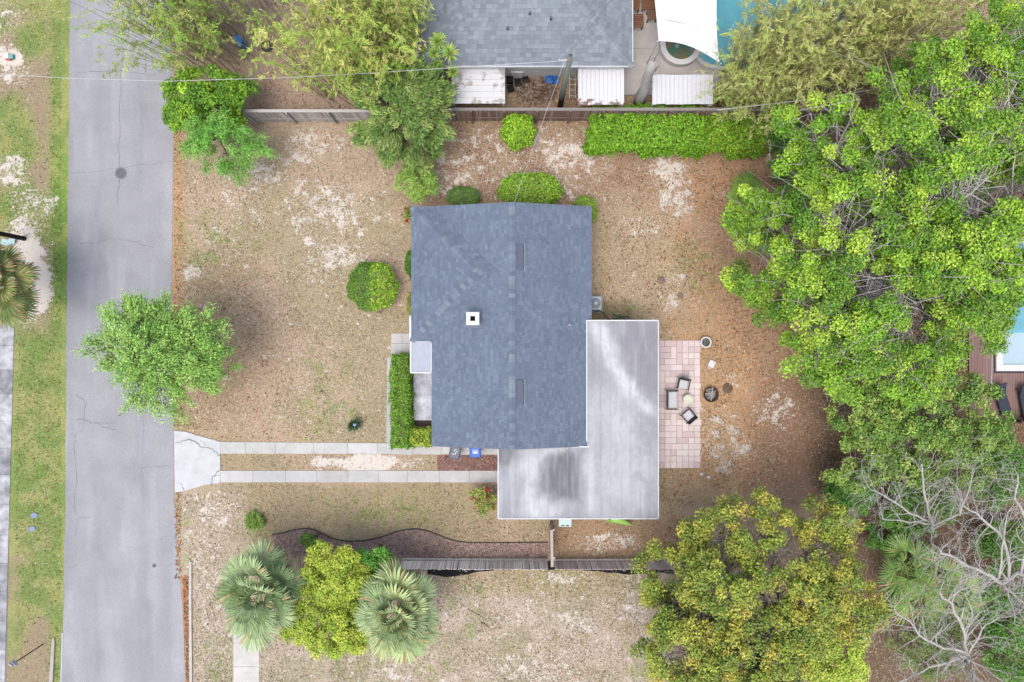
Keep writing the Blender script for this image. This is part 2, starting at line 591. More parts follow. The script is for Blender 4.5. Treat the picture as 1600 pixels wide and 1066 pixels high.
def palm(name, label, seed, px, py, zc, lp, rb, n, pal, trunk_r=0.17, dry=0.04, base=None, lo=-25, hi=78, n_var=4, group=None, cat='palm', span=140, nl=34, lw=0.046):
    rs = np.random.RandomState(seed)
    c = P(px, py, zc)
    b = Vector(base) if base is not None else Vector((c.x, c.y, 0))
    t = thing(name, label, cat, b, 0, group)
    mb = MB(); mb.col = (0.13, 0.11, 0.09)
    top = c - Vector((0, 0, 0.1))
    if zc > 0.7:
        nn = max(4, int(zc / 0.35)); pts = []; rr = []
        for i in range(nn):
            u = i / (nn - 1); pts.append(b.lerp(top, u)); rr.append(trunk_r * (1.15 - 0.2 * u) * (1 + 0.06 * (i % 2)))
        mb.tube(pts, rr, 10)
    else:
        mb.tube([b - Vector((0, 0, .05)), b.lerp(top, 0.5), top], [trunk_r, trunk_r * 0.9, trunk_r * 0.6], 8)
    mb.build('trunk', BARK, t)
    mes = [frond_mesh(seed * 10 + v, lp * (0.85 + 0.1 * v), rb * (0.9 + 0.07 * v), pal, dry, nl, span, lw) for v in range(n_var)]
    for i in range(n):
        u = (i + 0.5) / n
        el = R(hi + (lo - hi) * u ** 0.8 + rs.randn() * 5)
        az = i * 2.39996 + rs.randn() * 0.15
        o = link_mesh('frond', mes[i % n_var], t, c - b + Vector((0, 0, -0.25 * u)), (rs.randn() * 0.3, -el, az))
        s = 0.72 + 0.3 * u if u < 0.5 else 0.9 + 0.1 * rs.rand()
        o.scale = (s, s, s)
    return t

def rosette_mb(mb, rs, c, n, L, w, pal, lo=-10, hi=80):
    for i in range(n):
        u = (i + 0.5) / n
        el = R(hi + (lo - hi) * u); az = i * 2.39996 + rs.gauss(0, 0.1)
        d = Vector((math.cos(az) * math.cos(el), math.sin(az) * math.cos(el), math.sin(el))); sd = Vector((-math.sin(az), math.cos(az), 0))
        up = d.cross(sd) * -1
        l = L * rs.uniform(0.8, 1.1)
        k = rs.uniform(0.75, 1.25); p = pal[rs.randrange(len(pal))]
        mb.col = tuple(x * k for x in p)
        c = Vector(c)
        p1, p2 = c + d * l * 0.5, c + d * l - Vector((0, 0, 0.12 * l * u))
        mb.add([c - sd * w * 0.6, c + sd * w * 0.6, p1 + sd * w + up * w * .4, p1 - up * w * 0.1, p1 - sd * w + up * w * .4, p2], [(0, 1, 2, 3), (0, 3, 4), (4, 3, 5), (3, 2, 5)])

def bamboo(name, label, seed, ell, n, hz, spread, pal, cane_pal, leaves_per=80, lean=(0, 0), leafsize=(0.18, 0.32), r=0.018, top=0.55, group=None, asp=0.16, wig=0.12, cat='bamboo', sweep=0.0, plume=.55):
    """ell: list of (px, py, rx, ry) ground ellipses in photo pixels"""
    rs = np.random.RandomState(seed)
    c0 = P(ell[0][0], ell[0][1])
    t = thing(name, label, cat, c0, 0, group)
    mb = MB()
    Cs, Ts, Ks = [], [], []
    for i in range(n):
        e = ell[rs.randint(len(ell))]
        a = rs.rand() * 6.28; q = math.sqrt(rs.rand())
        b = P(e[0] + math.cos(a) * q * e[2], e[1] + math.sin(a) * q * e[3])
        h = hz * rs.uniform(0.6, 1.1)
        out = Vector((math.cos(a), math.sin(a) * -1, 0)) * q
        tip = b + Vector((lean[0], lean[1], 0)) * h + out * spread + Vector((rs.randn() * 0.3, rs.randn() * 0.3, h))
        dr = out + Vector((lean[0], lean[1], 0)) * 2 + Vector((rs.randn() * .3, rs.randn() * .3, 0))
        p1 = b.lerp(tip, 0.5) - out * spread * 0.18 + Vector((rs.randn(), rs.randn(), 0)) * wig
        p2 = b.lerp(tip, 0.8) - out * spread * 0.08
        p3 = tip + dr * (0.4 + sweep) - Vector((0, 0, 0.25))
        pts = [b, b.lerp(p1, 0.5), p1, p2, tip, p3]
        k = rs.uniform(0.7, 1.2); cp = cane_pal[rs.randint(len(cane_pal))]
        mb.col = tuple(x * k for x in cp)
        mb.tube(pts, [r, r, r * 0.85, r * 0.65, r * 0.45, r * 0.25], 4, False)
        PA = np.array([tuple(p) for p in pts])
        nk = max(3, leaves_per // 12)
        u = rs.uniform(1 - top, 1.0, nk) * 5
        k0 = np.minimum(u.astype(int), 4); f = (u - k0)[:, None]
        q0 = PA[k0] * (1 - f) + PA[k0 + 1] * f
        d = PA[k0 + 1] - PA[k0]; d /= np.linalg.norm(d, axis=1, keepdims=True) + 1e-6
        sd = d * 0.5 + rs.randn(nk, 3) * np.array([.45, .45, .25]) + np.array([dr.x, dr.y, 0]) * .5
        sd /= np.linalg.norm(sd, axis=1, keepdims=True) + 1e-6
        ii = np.repeat(np.arange(nk), 12); l = rs.rand(len(ii), 1) * plume
        Cs.append(q0[ii] + sd[ii] * l + rs.randn(len(ii), 3) * .05)
        Ts.append(sd[ii] + rs.randn(len(ii), 3) * .38 + np.array([0, 0, -.15]))
        Ks.append(np.full(len(ii), i))
    mb.build('canes', BARK, t)
    C = np.concatenate(Cs); T = np.concatenate(Ts); m = len(C)
    N = rs.randn(m, 3) * 0.6; N[:, 2] += 0.8
    cl = pal_pick(rs, pal, n, 0.15)[np.concatenate(Ks)] * 0.65 + pal_pick(rs, pal, m, 0.15) * 0.35
    s = rs.uniform(leafsize[0], leafsize[1], m)
    leaf_mesh('foliage', C, N, T, s, s * asp, cl, LEAF, t)
    return t

def bare_tree(name, label, seed, base, roots, col, group=None, depth=6, cat='tree'):
    """roots: (points of a main limb, start radius); twigs are grown along every limb"""
    rs = random.Random(seed)
    t = thing(name, label, cat, base, 0, group)
    tk, br = MB(), MB()
    def vary(k): return tuple(c * k for c in col)
    def grow(p, d, L, r, dep):
        pts = [p]; rr = [r]; n = 4
        q = p
        for i in range(n):
            d = (d + Vector((rs.gauss(0, .2), rs.gauss(0, .2), rs.gauss(0.0, .14)))).normalized()
            q = q + d * L / n
            pts.append(q); rr.append(max(0.005, r * (1 - 0.55 * (i + 1) / n)))
            if dep > 0:
                for _ in range(1 if i < 2 else 2):
                    if rs.random() < 0.52:
                        a = rs.choice((-1, 1)) * rs.uniform(0.45, 1.05)
                        s = Vector((d.x * math.cos(a) - d.y * math.sin(a), d.x * math.sin(a) + d.y * math.cos(a), d.z * 0.5 + rs.uniform(-.1, .45))).normalized()
                        grow(q, s, L * rs.uniform(0.5, 0.72), max(0.0045, rr[-1] * 0.58), dep - 1)
        br.col = vary(rs.uniform(0.85, 1.1))
        br.tube(pts, rr, 4 if r < 0.03 else 6, False)
    for pts, r, dep in roots:
        pts = [Vector(p) for p in pts]
        tk.col = vary(0.95)
        rr = [r * (1 - 0.6 * i / (len(pts) - 1)) for i in range(len(pts))]
        fine = []; fr = []
        for i in range(len(pts) - 1):
            for k in range(3):
                fine.append(pts[i].lerp(pts[i + 1], k / 3) + Vector((rs.gauss(0, .05), rs.gauss(0, .05), rs.gauss(0, .03))) * (1 if (i or k) else 0))
                fr.append(rr[i] + (rr[i + 1] - rr[i]) * k / 3)
        fine.append(pts[-1]); fr.append(rr[-1])
        tk.tube(fine, fr, 8)
        if dep <= 0: continue
        for i in range(1, len(fine)):
            d = (fine[i] - fine[i - 1]).normalized()
            for _ in range(2 if i < len(fine) - 1 else 3):
                if rs.random() < 0.75:
                    a = rs.choice((-1, 1)) * rs.uniform(0.4, 1.15)
                    s = Vector((d.x * math.cos(a) - d.y * math.sin(a), d.x * math.sin(a) + d.y * math.cos(a), d.z * 0.5 + rs.uniform(0, .5))).normalized()
                    grow(fine[i], s, rs.uniform(1.0, 1.9), max(0.014, fr[i] * 0.45), dep)
    tk.build('trunk', BARK, t, smooth=True)
    br.build('branches', BARK, t)
    return t
# ------------------------------------------------------------------ ground
def blob(x, y, cx, cy, rx, ry, soft=0.5, rag=0.5, sc=0.03):
    d = np.sqrt(((x - cx) / rx) ** 2 + ((y - cy) / ry) ** 2) + (NZ.fbm(x * sc + cx, y * sc + cy, 4) - 0.5) * 2 * rag
    return 1 - sstep(1 - soft, 1 + soft, d)
def band(v, a, b, s=6.0):
    return sstep(a - s, a + s, v) * (1 - sstep(b - s, b + s, v))
def rect(x, y, x0, y0, x1, y1, s=8.0, rag=10.0):
    j = (NZ.fbm(x * 0.05, y * 0.05, 3) - 0.5) * 2 * rag
    return band(x + j, x0, x1, s) * band(y + j, y0, y1, s)

def paint_ground(x, y):
    """base colour, sand share and green share of the ground at photo pixels x, y"""
    n1 = NZ.fbm(x * 0.012 + 3, y * 0.012 + 8, 4); n2 = NZ.fbm(x * 0.045 + 50, y * 0.045 + 20, 4)
    straw, olive = np.array(A(186, 164, 140)), np.array(A(168, 154, 122))
    brown, orange = np.array(A(160, 130, 108)), np.array(A(196, 150, 114))
    dark, grey = np.array(A(138, 110, 94)), np.array(A(194, 178, 164))
    green, lime = np.array(A(112, 150, 60)), np.array(A(160, 172, 92))
    tan = np.array(A(158, 142, 116))
    shape = x.shape + (3,)
    c = np.broadcast_to(straw, shape).copy()
    def lay(m, col):
        nonlocal c
        c = c * (1 - m[..., None]) + col * m[..., None]
    lay(sstep(0.42, 0.62, n1) * 0.75, olive)
    # north strip and back yard
    lay(rect(x, y, 640, -400, 1330, 330, 25, 22) * (0.5 + 0.5 * sstep(.35, .6, n2)), brown)
    lay(sstep(990, 1130, x + (n2 - .5) * 160) * band(y, 250, 760, 30) * 0.85, orange)
    lay(blob(x, y, 990, 420, 75, 110, .6) * 0.7, np.array(A(188, 166, 138)))
    lay(blob(x, y, 1125, 620, 80, 130, .6) * 0.5, np.array(A(196, 160, 118)))
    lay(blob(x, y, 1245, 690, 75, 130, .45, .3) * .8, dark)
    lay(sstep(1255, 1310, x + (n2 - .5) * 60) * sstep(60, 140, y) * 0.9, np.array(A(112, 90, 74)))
    lay(rect(x, y, 868, 812, 1080, 872, 10, 14) * 0.75, np.array(A(168, 134, 106)))
    lay(rect(x, y, 935, 470, 990, 502, 6, 8) * 0.6, np.array(A(120, 112, 84)))
    # side yard
    lay(rect(x, y, 300, 758, 780, 850, 8, 14) * 0.7, np.array(A(166, 150, 118)))
    lay(rect(x, y, 276, 758, 390, 890, 14, 16) * 0.5, grey)
    # lot to the south
    lay(rect(x, y, 288, 888, 1060, 1700, 10, 16) * 0.75, grey)
    lay(sstep(.5, .68, n2) * band(y, 890, 1700, 12) * band(x, 298, 1060, 8) * .55, olive)
    lay(sstep(.45, .62, NZ.fbm(x * .02 + 40, y * .03, 4)) * band(y, 890, 1700, 12) * band(x, 298, 1060, 8) * .5, np.array(A(150, 146, 112)))
    lay(band(y, 888, 930, 10) * band(x, 690, 1000, 20) * 0.45, np.array(A(160, 144, 96)))
    # orange leaves along the road; browner ground right of the street tree
    lay(band(x, 268, 288, 5) * band(y, 205, 640, 12) * 0.75, np.array(A(190, 148, 104)))
    lay(blob(x, y, 350, 560, 90, 130, .7) * .5, np.array(A(180, 146, 116)))
    lay(band(x, 282, 296, 3) * band(y, 900, 1600, 8) * .9, np.array(A(188, 130, 90)))
    # neighbour's yard, upper left
    lay(rect(x, y, 395, -400, 660, 185, 14, 20) * 0.8, np.array(A(176, 152, 136)))
    # verge left of the road
    v = 1 - sstep(108, 118, x)
    g = np.zeros_like(x)
    lay(v, tan)
    g = np.maximum(g, v * sstep(.46, .6, n1) * 0.65)
    g = np.maximum(g, v * band(x, 78, 112, 7) * (0.8 + 0.2 * band(y, 230, 500, 30)))
    g = np.maximum(g, v * band(y, 510, 835, 35) * (0.72 + 0.5 * (n2 - .4)))
    g = np.maximum(g, v * band(y, 835, 975, 30) * sstep(.4, .6, n2) * 0.75)
    for a in ((18, 190, 35, 40), (30, 235, 30, 35), (55, 55, 30, 40), (8, 330, 22, 30)):
        g = np.maximum(g, blob(x, y, *a) * 0.8)
    for a in ((398, 812, 22, 22), (505, 572, 45, 25), (725, 935, 35, 25), (735, 985, 12, 9), (675, 1045, 30, 16), (1000, 1055, 20, 12), (500, 640, 60, 40), (330, 385, 60, 40),
              (292, 850, 10, 40), (335, 1040, 30, 40), (545, 1030, 50, 25), (870, 905, 25, 14), (1080, 420, 50, 30), (960, 485, 40, 12), (600, 800, 90, 25)):
        g = np.maximum(g, blob(x, y, *a, .8, .9, .06) * 0.55 * sstep(.4, .62, NZ.fbm(x * .11, y * .11, 3)))
    gm = np.clip(g, 0, 1)
    lay(gm * .85, green * sstep(.3, .6, n2)[..., None] + lime * (1 - sstep(.3, .6, n2))[..., None])
    # sand
    s = np.zeros_like(x)
    def sand(cx, cy, rx, ry, k, soft=.6):
        nonlocal s
        s = np.maximum(s, blob(x, y, cx, cy, rx, ry, soft) * k)
    s = np.maximum(s, band(x, 270, 640, 12) * band(y, 200, 690, 12) * 0.3)
    s = np.maximum(s, rect(x, y, 640, 190, 960, 325, 20, 12) * 0.42)
    s = np.maximum(s, rect(x, y, 940, 250, 1240, 780, 20, 12) * 0.26)
    s = np.maximum(s, rect(x, y, 300, 885, 1050, 1500, 15, 12) * 0.33)
    s = np.maximum(s, v * 0.2)
    sand(45, 425, 36, 85, 0.9); sand(15, 92, 22, 24, 0.8); sand(50, 320, 45, 30, .5); sand(20, 110, 40, 26, .45); sand(15, 30, 40, 40, .4); sand(20, 285, 30, 25, .5); sand(20, 260, 25, 20, .6)
    sand(520, 325, 85, 60, .54, .9); sand(515, 400, 80, 55, .54, .9); sand(420, 270, 60, 40, .5, .9); sand(380, 300, 70, 60, .42); sand(350, 380, 70, 90, .36); sand(485, 230, 60, 35, .5); sand(300, 425, 18, 16, .6)
    sand(1055, 300, 34, 50, .6, .9); sand(1045, 262, 36, 22, .66, .9); sand(1065, 330, 22, 24, .62, .9); sand(1010, 350, 40, 30, .45); sand(1060, 440, 30, 20, .5); sand(1045, 475, 18, 25, .5); sand(890, 240, 60, 30, .55); sand(720, 270, 40, 35, .5)
    sand(1130, 690, 60, 60, .5); sand(1215, 640, 40, 30, .5); sand(950, 850, 60, 20, .58); sand(1140, 590, 20, 14, .5)
    sand(565, 723, 52, 15, 1.0, .3); sand(502, 723, 20, 12, .75); sand(640, 724, 40, 10, .5)
    sand(330, 800, 50, 35, .5); sand(310, 860, 30, 60, .42); sand(890, 980, 60, 40, .5, .9); sand(985, 930, 40, 60, .5, .9); sand(880, 905, 40, 10, .6); sand(600, 1050, 120, 30, .45, .9); sand(850, 1040, 120, 50, .48, .9); sand(830, 950, 40, 60, .42)
    sand(340, 930, 50, 140, .44)
    s *= 1 - rect(x, y, 395, -400, 660, 185, 14, 20) * .7
    return c * 1.1, np.clip(s, 0, 1), gm

def painted_mesh(name, X, Y, z, fn, mat, parent=None, kind=None):
    """grid mesh from pixel arrays; fn gives colour (and further shares) per vertex"""
    r, q = X.shape
    kx = (H - np.asarray(z)) / H
    co = np.stack([(X - 800) / S * kx, (533 - Y) / S * kx, np.broadcast_to(z, X.shape)], -1)
    if parent is not None: co = co - np.array(wl(parent))
    me = bpy.data.meshes.new(name)
    me.vertices.add(r * q); me.vertices.foreach_set('co', co.astype(np.float32).ravel())
    i = np.arange(r * q).reshape(r, q)
    f = np.stack([i[:-1, :-1], i[1:, :-1], i[1:, 1:], i[:-1, 1:]], -1).reshape(-1, 4)
    me.loops.add(f.size); me.loops.foreach_set('vertex_index', f.astype(np.int32).ravel())
    me.polygons.add(len(f)); me.polygons.foreach_set('loop_start', (np.arange(len(f)) * 4).astype(np.int32))
    me.update(calc_edges=True)
    out = fn(X, Y)
    at = me.color_attributes.new('Col', 'FLOAT_COLOR', 'POINT')
    cc = np.ones((r * q, 4), dtype=np.float32); cc[:, :3] = out[0].reshape(-1, 3)
    at.data.foreach_set('color', cc.ravel())
    if len(out) > 1:
        for k, nm in enumerate(('Sand', 'Green')[: len(out) - 1]):
            a = me.attributes.new(nm, 'FLOAT', 'POINT'); a.data.foreach_set('value', out[1 + k].astype(np.float32).ravel())
    me.materials.append(mat)
    o = link_mesh(name, me, parent)
    return tag(o, kind=kind)

def M_ground():
    m, nt, b, out = _mat('yard_ground')
    col = _attr(nt)['Color']
    f1 = _noise(nt, 9, 5, 'World'); f2 = _noise(nt, 32, 4, 'World'); f3 = _noise(nt, 1.6, 8, 'World', None, .68)
    fine = _noise(nt, 55, 2, 'World')
    c = _mix(nt, 1.0, col, _ramp(nt, f1, [(0.28, 0.72), (0.72, 1.28)]), 'MULTIPLY')
    c = _mix(nt, 1.0, c, _ramp(nt, f2, [(0.30, 0.58), (0.70, 1.42)]), 'MULTIPLY')
    # pale straw flecks
    c = _mix(nt, _ramp(nt, f2, [(0.60, 0.0), (0.68, 0.55)]), c, A(222, 208, 184))
    # bare sand
    s = _attr(nt, 'Sand')['Fac']
    mm = nt.nodes.new('ShaderNodeMath'); mm.operation = 'MULTIPLY_ADD'
    nt.links.new(s, mm.inputs[0]); mm.inputs[1].default_value = 0.52; nt.links.new(f3, mm.inputs[2])
    m2 = nt.nodes.new('ShaderNodeMath'); m2.operation = 'MULTIPLY_ADD'
    nt.links.new(f1, m2.inputs[0]); m2.inputs[1].default_value = 0.3; nt.links.new(mm.outputs[0], m2.inputs[2])
    mp = nt.nodes.new('ShaderNodeMapRange'); mp.interpolation_type = 'SMOOTHSTEP'
    mp.inputs['From Min'].default_value = 0.90; mp.inputs['From Max'].default_value = 0.985
    nt.links.new(m2.outputs[0], mp.inputs['Value'])
    sandc = _mix(nt, 1.0, A(236, 226, 216), _ramp(nt, fine, [(0.3, 0.82), (0.7, 1.12)]), 'MULTIPLY')
    m3 = nt.nodes.new('ShaderNodeMath'); m3.operation = 'MULTIPLY'
    nt.links.new(mp.outputs[0], m3.inputs[0]); m3.inputs[1].default_value = 0.92
    c = _mix(nt, m3.outputs[0], c, sandc)
    f4 = _noise(nt, 7, 6, 'World', None, .7, .4)
    m4 = nt.nodes.new('ShaderNodeMath'); m4.operation = 'MULTIPLY_ADD'
    nt.links.new(s, m4.inputs[0]); m4.inputs[1].default_value = 0.26; nt.links.new(f4, m4.inputs[2])
    m5 = nt.nodes.new('ShaderNodeMapRange'); m5.inputs['From Min'].default_value = 0.655; m5.inputs['From Max'].default_value = 0.71; m5.inputs['To Max'].default_value = 0.75
    nt.links.new(m4.outputs[0], m5.inputs['Value'])
    c = _mix(nt, m5.outputs[0], c, sandc)
    nt.links.new(c, b.inputs['Base Color'])
    b.inputs['Roughness'].default_value = 0.95
    b.inputs['Specular IOR Level'].default_value = 0.05
    _bump(nt, b, f2, 0.5, 0.05)
    return m

gx, gy = np.meshgrid(np.arange(-260, 1861, 6.0), np.arange(-260, 1331, 6.0))
GROUND = M_ground()
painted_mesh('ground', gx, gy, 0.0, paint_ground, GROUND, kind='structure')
# the same land carried on to the horizon
_ex = np.array([-15000, -4000, -1200, -260, 140, 540, 940, 1340, 1860, 2700, 5000, 16000.0]); _ey = np.array([-15000, -4000, -1200, -260, 140, 540, 940, 1330, 2200, 5000, 16000.0])
hx, hy = np.meshgrid(_ex, _ey)
painted_mesh('terrain', hx, hy, -0.02, paint_ground, GROUND, kind='structure')

# ------------------------------------------------------------------ road, pavements, driveway
ASPHALT = M_attr('asphalt', 0.9, 0.24, 26, 0.25, 0.2, big=(0.7, 0.07))
CONC = M_attr('concrete', 0.85, 0.10, 18, 0.2, 0.2, big=(1.3, 0.10))
CRACK_SHADOW = M_plain('crack_and_shadow_fill', A(132, 132, 139), 0.9, 0.3, 10, 0, spec=0.1)  # also colours the wire shadow painted on the road

def edge(ys, pts):
    p = np.array(pts, dtype=float)
    return np.interp(ys, p[:, 1], p[:, 0])
ry = np.concatenate([np.arange(-6000, -60, 400.0), np.arange(-60, 1150, 8.0), np.arange(1150, 7000, 400.0)])
LE = edge(ry, [(118, -6000), (110, 0), (107, 270), (104, 500), (102, 800), (98, 1000), (94, 1066), (92, 7000)]) + (NZ.fbm(ry * 0.06, ry * 0, 3) - .5) * 3
RE = edge(ry, [(262, -6000), (266, 0), (271, 205), (270, 300), (267, 490), (271, 665), (272, 770), (279, 860), (285, 950), (290, 1066), (292, 7000)]) + (NZ.fbm(ry * 0.06 + 9, ry * 0, 3) - .5) * 2
def paint_road(X, Y):
    w = (X - LE[:, None]) / (RE - LE)[:, None]
    base = np.array(A(168, 168, 173)); dk = np.array(A(140, 142, 151)); lt = np.array(A(186, 186, 192))
    n = NZ.fbm(X * 0.05, Y * 0.006, 4)[..., None]; n2 = NZ.fbm(X * .02 + 7, Y * .02, 4)[..., None]
    c = base * (0.92 + 0.16 * n2)
    e = (1 - sstep(0, 0.13, w))[..., None] * 0.4
    c = c * (1 - e * 0.75) + dk * e * 0.75
    tr = (np.exp(-((w - .30) / .07) ** 2) + np.exp(-((w - .68) / .08) ** 2))[..., None] * sstep(.42, .6, n)
    c = c * (1 - tr * .5) + dk * tr * .5
    lt_m = sstep(.5, .66, n) * .5
    c = c * (1 - lt_m) + lt * lt_m
    return (c,)
u = np.linspace(0, 1, 34)
road = painted_mesh('road', LE[:, None] + (RE - LE)[:, None] * u[None], np.repeat(ry[:, None], 34, 1), 0.012, paint_road, ASPHALT, kind='structure')

def ribbon(mb, pts, z, w, rs, jit=1.2, sub=5):
    P2 = []
    for i in range(len(pts) - 1):
        for k in range(sub):
            t = k / sub
            P2.append((pts[i][0] + (pts[i + 1][0] - pts[i][0]) * t + rs.randn() * jit * (0 if i == 0 and k == 0 else 1), pts[i][1] + (pts[i + 1][1] - pts[i][1]) * t + rs.randn() * jit * (0 if i == 0 and k == 0 else 1)))
    P2.append(pts[-1])
    q = [P(a, b, z) for a, b in P2]
    vs = []
    for i, p in enumerate(q):
        d = q[min(i + 1, len(q) - 1)] - q[max(i - 1, 0)]
        n = Vector((-d.y, d.x, 0)).normalized() * w * 0.5 * rs.uniform(0.5, 1.2)
        vs += [p - n, p + n]
    mb.add(vs, [(2 * i, 2 * i + 2, 2 * i + 3, 2 * i + 1) for i in range(len(q) - 1)])
_rs = np.random.RandomState(5)
for pts, w in (([(120, 113), (150, 112), (190, 111), (215, 115), (245, 116)], .035), ([(165, 22), (180, 23), (198, 22)], .04), ([(191, 60), (189, 110), (187, 180), (186, 262)], .03),
               ([(186, 281), (184, 320)], .05), ([(110, 270), (186, 263), (268, 252)], .018), ([(125, 381), (150, 379), (175, 373), (200, 375), (220, 382), (240, 387)], .032),  # middle ribbon is the overhead wire's shadow, painted on the asphalt
               ([(118, 616), (131, 625), (133, 640), (128, 672), (116, 682), (117, 700), (119, 740), (117, 800)], .034), ([(118, 656), (135, 655), (140, 661), (150, 661), (165, 667), (182, 672)], .034),
               ([(150, 660), (185, 663)], .025), ([(118, 838), (120, 812), (140, 808)], .03), ([(105, 888), (125, 880)], .03), ([(215, 732), (250, 730), (268, 728)], .028),
               ([(228, 560), (224, 640), (222, 720), (226, 800)], .014)):
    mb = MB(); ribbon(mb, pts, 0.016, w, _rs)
    mb.build('crack_or_shadow_line', CRACK_SHADOW, road)

t = thing('manhole_cover', 'round dark iron manhole cover in the middle of the grey road', 'manhole cover', P(189, 271, 0.016))
mb = MB(); mb.col = A(126, 128, 134); mb.lathe((0, 0, 0), [(0.36, 0), (0.36, 0.012), (0.31, 0.014)], 28)
mb.build('ring', M_attr('iron', 0.6, 0.2, 30, .2, .4), t, local=True)
mb = MB(); mb.col = A(100, 103, 112)
mb.lathe((0, 0, 0.004), [(0.30, 0.0), (0.30, 0.011)], 28)
for a in range(-3, 4):
    l = math.sqrt(max(0, .28 ** 2 - (a * .08) ** 2)); mb.box((a * .08, 0, 0.017), (.03, 2 * l, .006))
mb.build('cover', bpy.data.materials['iron'], t, local=True)
o = MB(); o.col = A(90, 92, 98); o.lathe((0, 0, 0), [(0.12, 0), (0.12, 0.008), (0.10, 0.010)], 18)
o = o.build('drain_cap', bpy.data.materials['iron']); o.location = P(241, 884, 0.016)
tag(o, 'small round dark metal cap set in the lower part of the road', 'drain cap')

def slab_quads(name, parent, quads, z0, z1, colf, mat=None, bev=0.01, gap=0.16):
    for i, q in enumerate(quads):
        cx = sum(p[0] for p in q) / len(q); cy = sum(p[1] for p in q) / len(q)
        sh = lambda p: (p[0] + (gap if p[0] < cx else -gap), p[1] + (gap if p[1] < cy else -gap))
        pts = [P(*sh(p), z1) for p in q]
        n = len(pts)
        X = np.array([[p.x, p.y] for p in pts]); c = X.mean(0)
        inner = c + (X - c) * (1 - bev / np.maximum(0.2, np.linalg.norm(X - c, axis=1, keepdims=True)))
        mb = MB(); mb.col = colf(i, cx, cy)
        vs = [(a, b, z0) for a, b in X] + [(a, b, z1 - bev * .6) for a, b in X] + [(a, b, z1) for a, b in inner]
        ar = sum(X[k][0] * X[(k + 1) % n][1] - X[(k + 1) % n][0] * X[k][1] for k in range(n))
        fs = [tuple(range(2 * n, 3 * n))]
        for k in (0, n):
            fs += [(k + j, k + (j + 1) % n, k + n + (j + 1) % n, k + n + j) for j in range(n)]
        if ar < 0: fs = [f[::-1] for f in fs]
        mb.add(vs, fs)
        mb.build(name, mat or CONC, parent)

SLABM = M_attr('stained_concrete', 0.85, 0.12, 14, 0.2, 0.2, big=(1.6, 0.42))
def var(rs, c, k):
    q = 1 + rs.uniform(-k, k)
    return tuple(x * q * (1 + rs.uniform(-k, k) * .15) for x in c)
rs = random.Random(3)
# pavement at the left edge
sw = MB(); sw.col = A(140, 138, 138); sw.sheet([P(-24, 498), P(20, 498), P(13, 900), P(5, 1300), P(-36, 1300)], 0.008)
pav = tag(sw.build('pavement', CONC), kind='structure')
ex = lambda y: 22 - 14 * max(0, (y - 520)) / 520
ys = [500, 540, 578, 616, 658, 700, 742, 788, 836, 880, 924, 970, 1016, 1062, 1110, 1160, 1210]
slab_quads('slab', pav, [[(ex(a) - 42, a), (ex(a), a), (ex(b), b), (ex(b) - 42, b)] for a, b in zip(ys[:-1], ys[1:])], 0.0, 0.035,
           lambda i, x, y: var(rs, A(158, 158, 164) if i in (2, 5, 9, 10, 11) else A(182, 182, 187), .06), SLABM)
# kerbs
for nm, pts, cc in (('kerb', [(295.5, 878), (299, 878), (299, 960), (300, 1066), (301, 1500), (297, 1500), (296, 1066), (295, 960)], A(206, 200, 194)),
                    ('kerb', [(84, 996), (81, 1000), (76, 1066), (73, 1500), (79, 1500), (82, 1066), (85, 1004)], A(190, 182, 176)),
                    ('kerb', [(95, 990), (97.5, 990), (95, 1066), (92, 1500), (89, 1500), (93, 1066)], A(196, 200, 208))):
    mb = MB(); mb.col = cc
    mb.prism([tuple(P(a, b, .1))[:2] for a, b in pts], -0.02, 0.10 if nm == 'kerb' and pts[0][0] != 95 else 0.03)
    o = mb.build(nm, CONC); tag(o, kind='structure')
# driveway: apron and two strips of slabs
dr = MB(); dr.col = A(160, 156, 150)
dr.sheet([P(273, 674), P(343, 692), P(343, 753), P(274, 768)], 0.006); dr.sheet([P(345, 693), P(760, 702), P(760, 708), P(345, 707)], 0.006); dr.sheet([P(345, 738), P(776, 738), P(776, 752), P(345, 752)], 0.006)
drv = tag(dr.build('driveway', CONC), kind='structure')
lc = lambda i, x, y: var(rs, A(208, 207, 205), .07)
slab_quads('slab', drv, [[(271.5, 673), (290, 675), (318, 683), (344, 690.5), (344, 755), (320, 758), (290, 767), (273, 770)]], 0, 0.05, lambda i, x, y: A(212, 214, 216), gap=.1)
xs = [344, 383, 430, 490, 543, 590, 611]
slab_quads('slab', drv, [[(a, 690.5 + (a - 344) * .008), (b, 690.5 + (b - 344) * .008), (b, 709.5), (a, 709)] for a, b in zip(xs[:-1], xs[1:])], 0, 0.045, lc)
xs = [611, 645, 690, 735, 779]
slab_quads('slab', drv, [[(a, 693), (b, 693), (b, 711), (a, 710)] for a, b in zip(xs[:-1], xs[1:])], 0, 0.045, lc)
xs = [344, 395, 446, 495, 544, 591, 637, 687, 733, 779, 830]
slab_quads('slab', drv, [[(a, 735.5), (b, 735.5 + .1), (b, 754), (a, 754)] for a, b in zip(xs[:-1], xs[1:])], 0, 0.045, lambda i, x, y: var(rs, A(202, 201, 200), .07))
for pts, w in (([(274, 692), (288, 689), (294, 686), (309, 693), (312, 698), (326, 699), (335, 706), (344, 712)], .05), ([(294, 686), (305, 690), (311, 693)], .03), ([(330, 758), (332, 748), (339, 738), (344, 735)], .045),
               ([(334, 743), (344, 743)], .03), ([(283, 755), (285, 762), (288, 767)], .04), ([(313, 688), (322, 696)], .025)):
    mb = MB(); ribbon(mb, pts, 0.054, w, _rs, .8)
    mb.build('crack_or_shadow_line', CRACK_SHADOW, drv)
